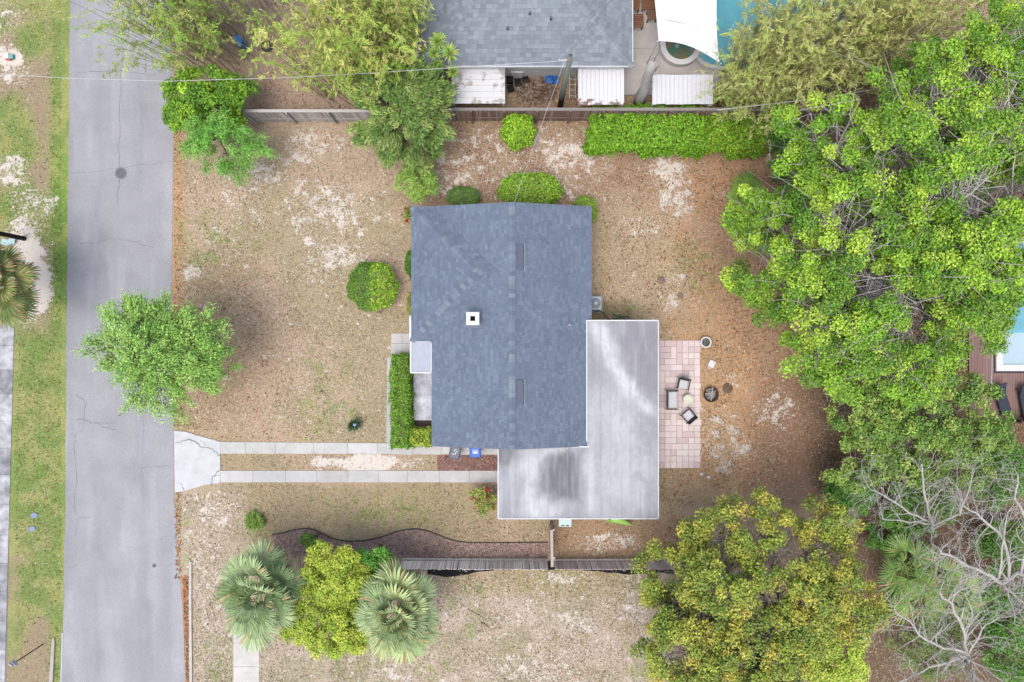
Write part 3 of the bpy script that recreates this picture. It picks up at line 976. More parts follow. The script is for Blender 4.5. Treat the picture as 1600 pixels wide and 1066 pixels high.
# front walk
fw = MB(); fw.col = A(120, 116, 110); fw.sheet([P(611, 522), P(640, 522), P(640, 557), P(611, 557)], 0.006); fw.sheet([P(605, 559), P(613, 559), P(611, 691), P(604, 691)], 0.006)
fwk = tag(fw.build('front_path', CONC), kind='structure')
slab_quads('slab', fwk, [[(611, 521), (628, 521), (628, 537), (611, 537)], [(628, 521), (641, 521), (641, 537), (628, 537)], [(611, 537), (641, 537), (641, 557), (611, 557)]], 0, 0.05, lambda i, x, y: var(rs, A(206, 202, 202), .05))
slab_quads('slab', fwk, [[(605, 558), (614, 558), (613, 605), (604.5, 605)], [(604.5, 605), (613, 605), (612, 650), (604, 650)], [(604, 650), (612, 650), (611, 692), (603.5, 692)]], 0, 0.05, lambda i, x, y: var(rs, A(196, 196, 198), .05))
# walk at the bottom
bw = MB(); bw.col = A(120, 116, 110); bw.sheet([P(365, 972), P(404, 972), P(404, 1290), P(365, 1290)], 0.006)
bwk = tag(bw.build('garden_path', CONC), kind='structure')
slab_quads('slab', bwk, [[(364.5, a), (405, a), (405, b), (364.5, b)] for a, b in ((970, 1005), (1005, 1042), (1042, 1080), (1080, 1120), (1120, 1160), (1160, 1200), (1200, 1240), (1240, 1280))], 0, 0.04, lambda i, x, y: var(rs, A(212, 208, 204), .05))
# neighbour's terrace
tr = MB(); tr.col = A(150, 146, 142); tr.sheet([P(946, -260), P(1300, -260), P(1300, 150), P(946, 150)], 0.006)
trc = tag(tr.build('terrace', CONC), kind='structure')
slab_quads('slab', trc, [[(a, c), (b, c), (b, d), (a, d)] for a, b in ((946, 1030), (1030, 1126)) for c, d in ((-250, -160), (-160, -70), (-70, 0), (0, 76), (76, 148))], 0, 0.05, lambda i, x, y: var(rs, A(208, 202, 198), .04), gap=.15)
# mulch
MULCH = M_plain('mulch', A(172, 148, 140), 0.95, 0.3, 5, 0.4, fine=(30, 0.5), spec=.05)
MULCH_RED = M_plain('red_mulch', A(158, 114, 108), 0.95, 0.3, 6, 0.4, fine=(32, 0.5), spec=.05)
mb = MB(); mb.sheet([P(a, b) for a, b in ((683, 711), (780, 711), (780, 736), (684, 736))], 0.02)
tag(mb.build('red_mulch', MULCH_RED), kind='structure')
EDGE = [(425, 836), (440, 833), (455, 829), (468, 826.5), (480, 826), (492, 828), (502, 833), (514, 839), (530, 844.5), (548, 846), (568, 845), (586, 842), (602, 837), (618, 831), (634, 827.5), (650, 826.5), (664, 828.5),
        (680, 834), (697, 841), (715, 846), (735, 848), (790, 848), (856, 847.5)]
mb = MB(); mb.sheet([P(a, b) for a, b in EDGE] + [P(856, 871), P(640, 871), P(480, 871), P(430, 860)], 0.02)
tag(mb.build('mulch_bed', MULCH), kind='structure')
PLASTIC = M_plain('black_plastic', A(52, 46, 48), 0.6, 0.2, 10, .1)
mb = MB(); mb.tube([P(a, b, .04) for a, b in EDGE], .034, 6)
tag(mb.build('bed_edging', PLASTIC), 'wavy black plastic edging strip round the brown mulch bed', 'garden edging')

# pink paver patio behind the house
PAV = M_attr('paver', 0.9, 0.14, 16, 0.3, 0.15)
pt = MB(); pt.col = A(176, 150, 148); pt.sheet([P(1029, 533), P(1093, 533), P(1093, 731), P(1029, 731)], 0.012)
pat = tag(pt.build('patio', PAV), kind='structure')
rs = random.Random(11)
cw, nr, rh = 9.2, 21, 9.5
used = set(); pm = {}
pinks = [A(240, 223, 221), A(235, 216, 214), A(243, 229, 226), A(226, 204, 203), A(238, 220, 217)]
for r in range(nr):
    for q in range(7):
        if (r, q) in used: continue
        w = h = 1
        if q < 6 and (r, q + 1) not in used and rs.random() < .24: w = 2
        elif r < nr - 1 and rs.random() < .18: h = 2
        for a in range(h):
            for b in range(w): used.add((r + a, q + b))
        ci = rs.randrange(5)
        if q < 1 and rs.random() < .6: ci = 3
        key = (w, h, ci)
        k = 39.95 / 40 / S
        if key not in pm:
            m = MB(); m.col = pinks[ci]; m.bbox((0, 0, 0), (w * cw * k - .011, h * rh * k - .011, .05), .008)
            pm[key] = m.mesh('paver', PAV)
        gr = rs.uniform(-.06, .1) if q + w == 7 else 0
        x0 = 1029.5 + q * cw + gr * w * cw / 2
        o = link_mesh('paver', pm[key], pat, P(x0 + w * cw / 2, 532 + r * rh + h * rh / 2, .028 + rs.uniform(0, .008)), (rs.gauss(0, .006), rs.gauss(0, .006), rs.gauss(0, .01)))
        o.scale = (1 + gr, 1, 1)

# neighbour's timber deck and pool at the right edge
DECK = M_attr('deck_timber', 0.8, 0.22, 9, 0.3, 0.2, stretch=(6, .5, 1))
dk = thing('deck', 'red brown timber deck beside the narrow white edged pool', 'deck', P(1560, 590))
m = MB(); m.col = A(70, 58, 56); m.prism([P(1516, 516), P(1680, 516), P(1680, 656), P(1516, 656)], 0.0, 0.1); m.build('base', DECK, dk)
rs = random.Random(8); bmz = []
for i in range(4):
    m = MB(); m.col = var(rs, A(158, 128, 122), .12); m.bbox((0, 0, 0), (.15, 142 / S, .03), .006); bmz.append(m.mesh('board', DECK))
x = 1514.0
while x < 1680:
    link_mesh('board', bmz[rs.randrange(4)], dk, P(x + 2, 586, .13) - wl(dk)); x += 4.25
WATER_B = M_plain('pool_water', A(120, 186, 206), 0.06, 0.12, 1.2, 0.02, spec=0.5)
WATER_P = M_plain('pale_water', A(190, 214, 226), 0.06, 0.06, 1.0, 0.02, spec=0.5)
WHITE = M_plain('white_render', A(234, 232, 232), 0.7, 0.06, 4, .05)
pl = thing('swimming_pool', 'narrow pool with white coping set in the red brown deck', 'pool', P(1600, 500))
m = MB(); m.sheet([P(1566, 380, .2), P(1666, 380, .2), P(1666, 571, .2), P(1566, 571, .2)], .2); m.build('water', WATER_P, pl)
m = MB(); m.sheet([P(1566, 380, .21), P(1666, 380, .21), P(1666, 520, .21), P(1566, 520, .21)], .206); m.build('deep_water', WATER_B, pl)
m = MB()
for a in ([(1557, 372), (1567, 372), (1567, 580), (1557, 580)], [(1567, 570), (1672, 570), (1672, 580), (1567, 580)], [(1567, 372), (1672, 372), (1672, 380), (1567, 380)]):
    m.prism([tuple(P(p[0], p[1], .3))[:2] for p in a], .0, .3)
m.build('coping', WHITE, pl)
m = MB(); m.col = A(70, 64, 72)
for a in ([(1554.5, 372), (1557, 372), (1557, 583), (1554.5, 583)], [(1557, 580), (1672, 580), (1672, 583), (1557, 583)]):
    m.prism([tuple(P(p[0], p[1], .2))[:2] for p in a], .0, .2)
m.build('edge_strip', DECK, pl)

# neighbour's curved pool at the top
pool_pts = [(1086, 78), (1092, 88), (1100, 96), (1112, 101), (1126, 104), (1160, 108), (1210, 108), (1270, 104), (1315, 90), (1342, 66), (1352, 30), (1352, -40), (1340, -120), (1300, -160), (1180, -160), (1112, -120), (1106, -40), (1100, 30)]
pl = thing('swimming_pool', 'turquoise curved pool beside the white shade sail and hot tub', 'pool', P(1220, 0))
m = MB(); m.prism([tuple(P(*p, .1))[:2] for p in pool_pts], .0, .09); m.build('water', M_plain('turquoise_water', A(96, 178, 192), 0.08, 0.22, .8, 0.03, spec=0.5), pl)
m = MB(); m.col = A(226, 222, 220)
ctr = Vector((1222, -20, 0))
ou = [ctr + (Vector((p[0], p[1], 0)) - ctr) * 1.04 for p in pool_pts]
n = len(pool_pts)
for i in range(n):
    j = (i + 1) % n
    m.prism([tuple(P(q[0], q[1], .1))[:2] for q in (pool_pts[i], pool_pts[j], ou[j], ou[i])], .0, .13)
m.build('coping', CONC, pl)
# ------------------------------------------------------------------ roofs
SHINGLE = M_attr('shingle', 0.9, 0.14, 40, 0.25, 0.2, big=(0.5, 0.08))
DECKING = M_plain('roof_felt', A(96, 104, 122), 0.9, 0.1, 6, .05)
def roof_plane(mb, felt, poly, E0, u, v, pitch, z0, e, tw, pal, seed, jit=.5, stagger=True):
    """shingle tabs over one roof plane; poly is its plan, eave through E0 along u, rising along v"""
    rs = random.Random(seed)
    E0 = Vector(E0[:2]); u = Vector(u); v = Vector(v)
    q = [((Vector(p[:2]) - E0).dot(u), (Vector(p[:2]) - E0).dot(v)) for p in poly]
    def pt(a, d, dz): p = E0 + u * a + v * d; return (p.x, p.y, z0 + pitch * d + dz)
    def iv(d):
        xs = []
        for i in range(len(q)):
            (a0, d0), (a1, d1) = q[i], q[(i + 1) % len(q)]
            if abs(d1 - d0) < 1e-7:
                if abs(d - d0) < 1e-6: xs += [a0, a1]
                continue
            t = (d - d0) / (d1 - d0)
            if -1e-6 <= t <= 1 + 1e-6: xs.append(a0 + (a1 - a0) * t)
        return (min(xs), max(xs)) if xs else None
    felt.add([pt(a, d, -0.012) for a, d in q], [tuple(range(len(q)))])
    dmax = max(d for a, d in q); dmin = min(d for a, d in q)
    k = 0; d = dmin
    while d < dmax - 0.01:
        d1 = min(d + e, dmax)
        i0, i1 = iv(d + 1e-5), iv(d1 - 1e-5)
        if i0 and i1:
            lo, hi = min(i0[0], i1[0]), max(i0[1], i1[1])
            a = lo - rs.random() * tw if jit > .2 else lo - (k % 2) * tw * .5
            while a < hi:
                w = tw * (1 + rs.uniform(-jit, jit)); b = a + w
                c0, c1 = max(a + .003, i0[0]), min(b - .003, i0[1]); e0, e1 = max(a + .003, i1[0]), min(b - .003, i1[1])
                if c1 - c0 > .01 or e1 - e0 > .01:
                    if c1 < c0: c0 = c1 = (c0 + c1) / 2
                    if e1 < e0: e0 = e1 = (e0 + e1) / 2
                    t = rs.random(); p0 = pal[rs.randrange(len(pal))]; p1 = pal[rs.randrange(len(pal))]
                    qv = rs.uniform(.95, 1.05); mb.col = tuple((x * t + y * (1 - t)) * qv for x, y in zip(p0, p1))
                    h = .013 + (.007 if rs.random() < .4 else 0)
                    mb.add([pt(c0, d, h), pt(c1, d, h), pt(e1, d1, .004), pt(e0, d1, .004), pt(c0, d, -.005), pt(c1, d, -.005)], [(0, 1, 2, 3), (4, 5, 1, 0)])
                a = b
        d = d1; k += 1

def caps(parent, p0, p1, step, w, drop, meshes, rs, name='ridge_cap'):
    """folded cap shingles along a ridge or hip from p0 up to p1"""
    p0, p1 = Vector(p0), Vector(p1)
    L = (p1 - p0).length; n = max(2, int(L / step)); off = wl(parent)
    q = (p1 - p0).to_track_quat('Y', 'Z')
    for i in range(n):
        o = link_mesh(name, meshes[rs.randrange(len(meshes))], parent, p0.lerp(p1, (i + .5) / n) - off + Vector((0, 0, .02)), q.to_euler())
def cap_mesh(step, w, drop, c):
    m = MB(); m.col = c
    y = step / 2
    m.add([(-w / 2, -y, -drop + .012), (0, -y, .018), (w / 2, -y, -drop + .012), (w / 2, y * 1.05, -drop), (0, y * 1.05, .004), (-w / 2, y * 1.05, -drop),
           (-w / 2, -y, -drop - .01), (0, -y, -.004), (w / 2, -y, -drop - .01)], [(0, 1, 4, 5), (1, 2, 3, 4), (6, 7, 1, 0), (7, 8, 2, 1)])
    return m.mesh('ridge_cap', SHINGLE)

# ------------------------------------------------------------------ the house
ZE = 2.7
house = thing('house', 'house with slate blue shingle roof, white chimney and L-shaped pale flat roof', 'house', P(800, 510))
PAL_R = [A(108, 121, 140), A(113, 126, 145), A(119, 132, 151), A(110, 123, 142), A(124, 137, 155), A(115, 128, 147)]
def E(px, py, z=ZE): v = P(px, py, ZE); v.z = z; return v
xl, xw, xr, xe = E(643, 0).x, E(675, 0).x, E(800, 0).x, E(924, 0).x
yn, ys_, yw = E(0, 323).y, E(0, 697).y, E(0, 533).y
PT = 0.26
ym = (yn + yw) / 2
half = (yn - yw) / 2
wr = Vector((xl + half, ym))                 # wing hip apex
wv = Vector((xw + half, ym))                 # where the wing's ridge dies into the main slope
felt, sh = MB(), MB()
roof_plane(sh, felt, [(xw, yn), (xr, yn), (xr, ym), (wv.x, ym)], (xw, yn), (0, -1), (1, 0), PT, ZE, .15, .24, PAL_R, 1)
roof_plane(sh, felt, [(xw, yw), (wv.x, ym), (xr, ym), (xr, ys_), (xw, ys_)], (xw, yw), (0, -1), (1, 0), PT, ZE, .15, .24, PAL_R, 2)
roof_plane(sh, felt, [(xl, yn), (xl, yw), (wr.x, ym)], (xl, yn), (0, -1), (1, 0), PT, ZE, .15, .24, PAL_R, 3)
roof_plane(sh, felt, [(xl, yn), (wr.x, ym), (wv.x, ym), (xw, yn)], (xl, yn), (1, 0), (0, -1), PT, ZE, .15, .24, PAL_R, 4)
roof_plane(sh, felt, [(xl, yw), (xw, yw), (wv.x, ym), (wr.x, ym)], (xl, yw), (1, 0), (0, 1), PT, ZE, .15, .24, PAL_R, 5)
roof_plane(sh, felt, [(xe, yn), (xe, ys_), (xr, ys_), (xr, yn)], (xe, yn), (0, -1), (-1, 0), PT, ZE, .15, .24, PAL_R, 6)
roof = felt.build('roof', DECKING, house)
tag(sh.build('shingles', SHINGLE, roof), kind='stuff')
rs = random.Random(21)
cm = [cap_mesh(.235, .34, .035, c) for c in (A(118, 131, 149), A(128, 140, 156), A(130, 142, 157), A(108, 121, 140), A(135, 147, 161), A(122, 135, 153), A(112, 125, 144))]
zr = ZE + PT * (xr - xw)
caps(roof, (xr, ys_, zr), (xr, yn, zr), .235, .34, .04, cm, rs)
zw = ZE + PT * half
for p in ((xl, yn), (xl, yw)):
    caps(roof, (p[0], p[1], ZE), (wr.x, ym, zw), .25, .34, .04, cm, rs, 'hip_cap')
caps(roof, (wr.x, ym, zw), (wv.x - .1, ym, zw), .24, .34, .04, cm, rs)
FASC = M_plain('white_paint', A(228, 230, 234), 0.6, 0.08, 5, .05)
GREYP = M_plain('grey_paint', A(120, 126, 140), 0.6, 0.1, 5, .05)
m = MB()
def bar(mb, a, b, w, h):
    a, b = Vector(a), Vector(b); d = (b - a); L = d.length; mid = (a + b) / 2
    q = d.to_track_quat('X', 'Z'); mt = q.to_matrix()
    vs = [mid + mt @ Vector((sx * L / 2, sy * w / 2, sz * h / 2)) for sz in (-1, 1) for sx, sy in ((-1, -1), (1, -1), (1, 1), (-1, 1))]
    mb.add(vs, [(3, 2, 1, 0), (4, 5, 6, 7), (0, 1, 5, 4), (1, 2, 6, 5), (2, 3, 7, 6), (3, 0, 4, 7)])
zo = ZE - .1
for a, b in (((xl - .012, yn, zo), (xl - .012, yw, zo)), ((xl, yn + .012, zo), (xw, yn + .012, zo)), ((xw, yn + .012, zo), (xr, yn + .012, zr - .1)), ((xr, yn + .012, zr - .1), (xe, yn + .012, zo)),
             ((xe + .012, yn, zo), (xe + .012, ys_, zo)), ((xe, ys_ - .012, zo), (xr, ys_ - .012, zr - .1)), ((xr, ys_ - .012, zr - .1), (xw, ys_ - .012, zo)), ((xw - .012, yw, zo), (xw - .012, ys_, zo)), ((xl, yw - .012, zo), (xw, yw - .012, zo))):
    bar(m, a, b, .022, .17)
m.build('fascia', GREYP, house)
STUCCO = M_plain('stucco', A(214, 210, 202), 0.9, 0.06, 3, .2, fine=(40, .1))
m = MB()
ov = .38
m.prism([(xl + ov, yn - ov), (xl + ov, yw + ov), (xw + ov, yw + ov), (xw + ov, ys_ + ov), (xe - ov, ys_ + ov), (xe - ov, yn - ov)], -.02, ZE - .02)
for yy in (yn - ov, ys_ + ov - .15):
    m.add([(xw + .1, yy, ZE - .02), (xe - .1, yy, ZE - .02), (xr, yy, zr - .06), (xw + .1, yy + .15, ZE - .02), (xe - .1, yy + .15, ZE - .02), (xr, yy + .15, zr - .06)], [(0, 1, 2), (5, 4, 3), (0, 2, 5, 3), (1, 4, 5, 2)])
m.build('wall', STUCCO, house)
# chimney
cz = ZE + PT * (E(740, 0).x - xw)
c = P(739, 498, cz + .55); c2 = Vector((c.x, c.y, 0))
m = MB(); m.box((c2.x, c2.y, cz + .2), (.62, .62, .9)); ch = m.build('chimney', STUCCO, house)
m = MB()
m.bbox((c2.x, c2.y, cz + .68), (.72, .72, .09), .02)
for dx, dy, sx, sy in ((-.24, 0, .22, .70), (.24, 0, .22, .70), (0, .24, .26, .22), (0, -.24, .26, .22)):
    m.bbox((c2.x + dx, c2.y + dy, cz + .76), (sx, sy, .07), .015)
m.build('chimney_cap', WHITE, ch)
BLACK = M_plain('opening_black', A(22, 20, 22), 0.95, 0.2, 5, 0, spec=0.05)  # flat black standing in for the dark inside openings
m = MB(); m.box((c2.x, c2.y, cz + .735), (.262, .262, .014)); m.build('flue', BLACK, ch)
m = MB()
for sx, sy, lx, ly in ((-.37, 0, .12, .98), (.37, 0, .12, .98), (0, .43, .62, .12), (0, -.43, .62, .12)):
    m.box((c2.x + sx, c2.y + sy, cz + PT * sx + .022), (lx, ly, .012), tilt=(0, -math.atan(PT), 0))
m.build('flashing', M_plain('lead', A(116, 126, 146), .6, .1, 6, .05), ch)
# roof vents near the ridge
VENT = M_plain('vent_metal', A(92, 102, 122), 0.45, 0.08, 6, .03, spec=.4)
EDGEW = M_plain('vent_edge', A(206, 210, 218), 0.5, 0.08, 6, .03)
for py in (401, 614):
    a = P(814, py, 3.9); zc = ZE + PT * (xe - a.x)
    m = MB(); th = math.atan(PT)
    m.box((a.x - .02, a.y, zc + .05), (.42, 1.36, .09), tilt=(0, th, 0)); v_ = m.build('roof_vent', VENT, house)
    m = MB(); m.box((a.x + .20, a.y, zc - .02), (.03, 1.46, .10), tilt=(0, th, 0)); m.build('flange', EDGEW, v_)
    m = MB(); m.box((a.x + .165, a.y, zc + .03), (.022, 1.30, .085), tilt=(0, th, 0)); m.build('louver', BLACK, v_)
a = P(890, 508, 3.1); zc = ZE + PT * (xe - a.x)
m = MB(); m.lathe((a.x, a.y, zc - .05), [(.055, 0), (.055, .3), (.04, .3), (.04, .2)], 12); vp = m.build('vent_pipe', EDGEW, house)
m = MB(); m.box((a.x, a.y, zc + .022), (.26, .26, .012), tilt=(0, math.atan(PT), 0)); m.build('flashing', bpy.data.materials['lead'], vp)
m = MB(); m.lathe((a.x, a.y, zc + .1), [(.039, 0), (.039, .02)], 10); m.build('pipe_bore', BLACK, vp)
# porch roof, gutter, porch floor
m = MB(); a, b = P(643, 534, 2.62), P(674.5, 582, 2.62)
m.bbox(((a.x + b.x) / 2, (a.y + b.y) / 2, 2.57), (b.x - a.x, a.y - b.y, .09), .02)
FLATM = M_attr('roof_coating', 0.75, 0.06, 7, 0.08, 0.25, stretch=(1.6, .8, 1), big=(3, .07))
m.c = [A(184, 190, 202)] * len(m.v); pr = m.build('porch_roof', FLATM, house)
m = MB()
for q in ([(640.5, 534), (643, 534), (643, 583), (640.5, 583)], [(643, 581.5), (674, 581.5), (674, 583.5), (643, 583.5)], [(673, 536), (675, 536), (675, 581), (673, 581)], [(643, 532.5), (672, 532.5), (672, 534.5), (643, 534.5)]):
    m.prism([tuple(P(p[0], p[1], 2.66))[:2] for p in q], 2.52, 2.66)
m.build('roof_edge', FASC, pr)
m = MB(); m.prism([tuple(P(p[0], p[1], 2.6))[:2] for p in ((639.5, 494), (642.5, 494), (642.5, 531), (639.5, 531))], 2.5, 2.62); m.build('gutter', FASC, house)
m = MB(); a, b = P(646, 575, .12), P(690, 657, .12)
m.col = A(196, 198, 210); m.bbox(((a.x + b.x) / 2, (a.y + b.y) / 2, .06), (b.x - a.x, a.y - b.y, .14), .02); pf = m.build('porch_floor', SLABM, house)
m = MB(); m.sheet([P(634, 560), P(700, 560), P(700, 700), P(634, 700)], .006); tag(m.build('shaded_planting_bed', M_plain('shaded_bed_soil', A(84, 74, 72), .95, .3, 8, .5, spec=.05)), kind='structure')  # dark soil round the porch, with the hedge's shade painted into its tone
m = MB(); m.col = (.02, .02, .02)
m.tube([P(647, 612, .45), P(655, 616, .5), P(664, 617, .5), P(672, 620, .35)], .012, 5)
# flat roof: panels with a stain map
def paint_flat(X, Y):
    base = np.array(A(172, 174, 181)); dark = np.array(A(108, 108, 115)); lt = np.array(A(214, 216, 220)); mid = np.array(A(150, 150, 157))
    n = NZ.fbm(X * .022 + 3, Y * .022 + 1, 5); st = NZ.fbm(X * .16, Y * .012, 4); n2 = NZ.fbm(X * .07, Y * .07, 4); n3 = NZ.fbm(X * .2 + 4, Y * .07 + 2, 4)
    X = X + (n2 - .5) * 12; Y = Y + (NZ.fbm(X * .06 + 30, Y * .06, 4) - .5) * 14
    c = np.broadcast_to(base, X.shape + (3,)) * (0.93 + .14 * n2[..., None])
    def lay(mk, col):
        nonlocal c
        mk = np.clip(mk * (.55 + .9 * n3), 0, 1)[..., None]; c = c * (1 - mk) + col * mk
    lay(sstep(.42, .64, n) * .5, mid)
    lay((1 - sstep(915, 934, X)) * band(Y, 502, 690, 6) * .75, np.array(A(166, 174, 184)))
    lay(blob(X, Y, 990, 560, 58, 95, .4, .3) * .8, np.array(A(146, 144, 153)))
    ln = 935 + np.maximum(0, (Y - 505)) * .35 + np.maximum(0, Y - 575) * .45
    lay(np.exp(-((X - ln) / 14) ** 2) * band(Y, 500, 650, 16) * .95, lt)
    lay(blob(X, Y, 960, 640, 46, 45, .7, .5) * .45, lt)
    jx = X + (n2 - .5) * 14; jy = Y + (n - .5) * 16
    lay(band(jx, 838 + 26 * (1 - sstep(700, 745, Y)), 911, 7) * band(jy, 703, 786, 9) * np.clip(.62 + 1.5 * (st - .45), .25, .95), dark)
    lay(band(jx, 864, 911, 5) * band(jy, 712, 776, 5) * np.clip(.3 + 1.6 * (st - .45), 0, .7), np.array(A(108, 107, 114)))
    lay(blob(X, Y, 790, 712, 22, 22, .6, .5) * .6, dark); lay(blob(X, Y, 795, 808, 25, 18, .6, .5) * .6, mid)
    lay(blob(X, Y, 845, 790, 30, 18, .7, .5) * .6, lt); lay(blob(X, Y, 960, 745, 45, 60, .8, .6) * .45, lt); lay(blob(X, Y, 822, 715, 18, 30, .7, .4) * .5, lt)
    lay(sstep(.58, .72, st) * .22, lt); lay((1 - sstep(.28, .42, st)) * .25, mid); lay(np.exp(-((np.hypot(X - 890, (Y - 765) * .85) - 62) / 10) ** 2) * (Y > 690) * (X < 880) * .55, lt); lay(np.exp(-((X - 922) / 7) ** 2) * band(Y, 700, 800, 10) * .5, lt)
    lay(band(X, 990, 1028, 8) * sstep(.45, .6, n2) * .4, mid)
    return (c,)
ZF = 2.84
fr = MB()
fr.prism([tuple(P(p[0], p[1], ZF - .05))[:2] for p in ((918, 503), (1027, 503), (1027, 809), (780, 809), (780, 699), (918, 699))], ZF - .16, ZF - .03)
flat = fr.build('flat_roof', FASC, house)
def panel(x0, x1, y0, y1, rib=.009):
    w = max(3, int((x1 - x0) / 2) + 1); hgt = max(3, int((y1 - y0) / 2.5) + 1)
    X, Y = np.meshgrid(np.linspace(x0 + .2, x1 - .2, w), np.linspace(y0 + .15, y1 - .15, hgt))
    Z = np.full(X.shape, ZF); Z[:, 0] += rib; Z[:, 1] += 0; Z[0, :] -= .0
    o = painted_mesh('panel', X, Y, Z, paint_flat, FLATM, flat)
xs = [917, 938, 954, 970, 985, 1000, 1014, 1028]
for a, b in zip(xs[:-1], xs[1:]):
    panel(a, b, 502, 675); panel(a, b, 675, 810)
xs = [779, 795, 811, 826, 842, 857, 872, 887, 902, 917]
for a, b in zip(xs[:-1], xs[1:]): panel(a, b, 698.5, 810)
m = MB()
for q in ([(916, 498), (1029, 498), (1029, 500), (916, 500)], [(1028, 500), (1029.5, 500), (1029.5, 811), (1028, 811)], [(778, 810), (1029.5, 810), (1029.5, 811.5), (778, 811.5)], [(777.5, 699), (779.2, 699), (779.2, 810), (777.5, 810)],
          [(916, 500), (917.6, 500), (917.6, 690), (916, 690)], [(779.5, 697.3), (921, 697.3), (921, 699.2), (779.5, 699.2)]):
    m.prism([tuple(P(p[0], p[1] + (2 if p[1] < 501 else 0), ZF + .03))[:2] for p in q], ZF - .13 if q[0][0] != 779.5 else ZF - .02, ZF + .03)
m.build('flat_roof_edge', FASC, flat)
for px, py in ((1020, 510), (1020, 600), (1020, 690), (1020, 800), (940, 800), (860, 800), (788, 800), (788, 715)):
    m = MB(); a = P(px, py, ZF - .2); m.box((a.x, a.y, (ZF - .16) / 2), (.1, .1, ZF - .16)); m.build('post', FASC, house)
m = MB(); a, b = P(870, 712, 2.7), P(1012, 800, 2.7); m.box(((a.x + b.x) / 2, (a.y + b.y) / 2, 1.3), (b.x - a.x, a.y - b.y, 2.6)); m.build('back_room_wall', STUCCO, house)

# ------------------------------------------------------------------ neighbour's house
nb = thing('house', 'house at the top with grey hipped shingle roof and white eaves', 'house', P(820, -30))
PAL_N = [A(138, 146, 156), A(146, 154, 164), A(132, 140, 150), A(152, 160, 169)]
nx0, nx1 = P(652, 0, ZE).x, P(988, 0, ZE).x
ny0, ny1 = P(0, 103, ZE).y, P(0, -330, ZE).y
hw = (nx1 - nx0) / 2; nxm = (nx0 + nx1) / 2
PN = .30
felt, sh = MB(), MB()
roof_plane(sh, felt, [(nx0, ny0), (nx1, ny0), (nxm, ny0 + hw)], (nx0, ny0), (1, 0), (0, 1), PN, ZE, .215, .31, PAL_N, 31, .06)
roof_plane(sh, felt, [(nx1, ny0), (nx1, ny1), (nxm, ny1 - hw), (nxm, ny0 + hw)], (nx1, ny0), (0, 1), (-1, 0), PN, ZE, .215, .31, PAL_N, 32, .06)
roof_plane(sh, felt, [(nx0, ny1), (nx0, ny0), (nxm, ny0 + hw), (nxm, ny1 - hw)], (nx0, ny1), (0, -1), (1, 0), PN, ZE, .215, .31, PAL_N, 33, .06)
roof_plane(sh, felt, [(nx1, ny1), (nx0, ny1), (nxm, ny1 - hw)], (nx1, ny1), (-1, 0), (0, -1), PN, ZE, .215, .31, PAL_N, 34, .06)
nroof = felt.build('roof', DECKING, nb)
tag(sh.build('shingles', SHINGLE, nroof), kind='stuff')
cm2 = [cap_mesh(.22, .36, .04, c) for c in (A(148, 156, 166), A(156, 164, 173), A(138, 146, 157))]
zn = ZE + PN * hw
for x in (nx0, nx1): caps(nroof, (x, ny0, ZE), (nxm, ny0 + hw, zn), .24, .36, .04, cm2, rs, 'hip_cap')
caps(nroof, (nxm, ny0 + hw, zn), (nxm, ny1 - hw, zn), .24, .36, .04, cm2, rs)
m = MB(); m.prism([(nx0 + .4, ny0 + .4), (nx1 - .4, ny0 + .4), (nx1 - .4, ny1 - .4), (nx0 + .4, ny1 - .4)], -.02, ZE - .03); m.build('wall', STUCCO, nb)
m = MB()
for a, b in (((nx0, ny0 - .02, ZE - .08), (nx1, ny0 - .02, ZE - .08)), ((nx1 + .02, ny0, ZE - .08), (nx1 + .02, ny1, ZE - .08)), ((nx0 - .02, ny0, ZE - .08), (nx0 - .02, ny1, ZE - .08))): bar(m, a, b, .05, .18)
m.build('fascia', FASC, nb)
for px, py, h in ((793, 41, .3), (828, 20, .25), (861, 28, .35)):
    a = P(px, py, 3.6); zc = ZE + PN * (a.y - ny0); m = MB(); m.lathe((a.x, a.y, zc - .05), [(.07, 0), (.06, h), (.04, h)], 10); m.build('vent_pipe', VENT, nb)

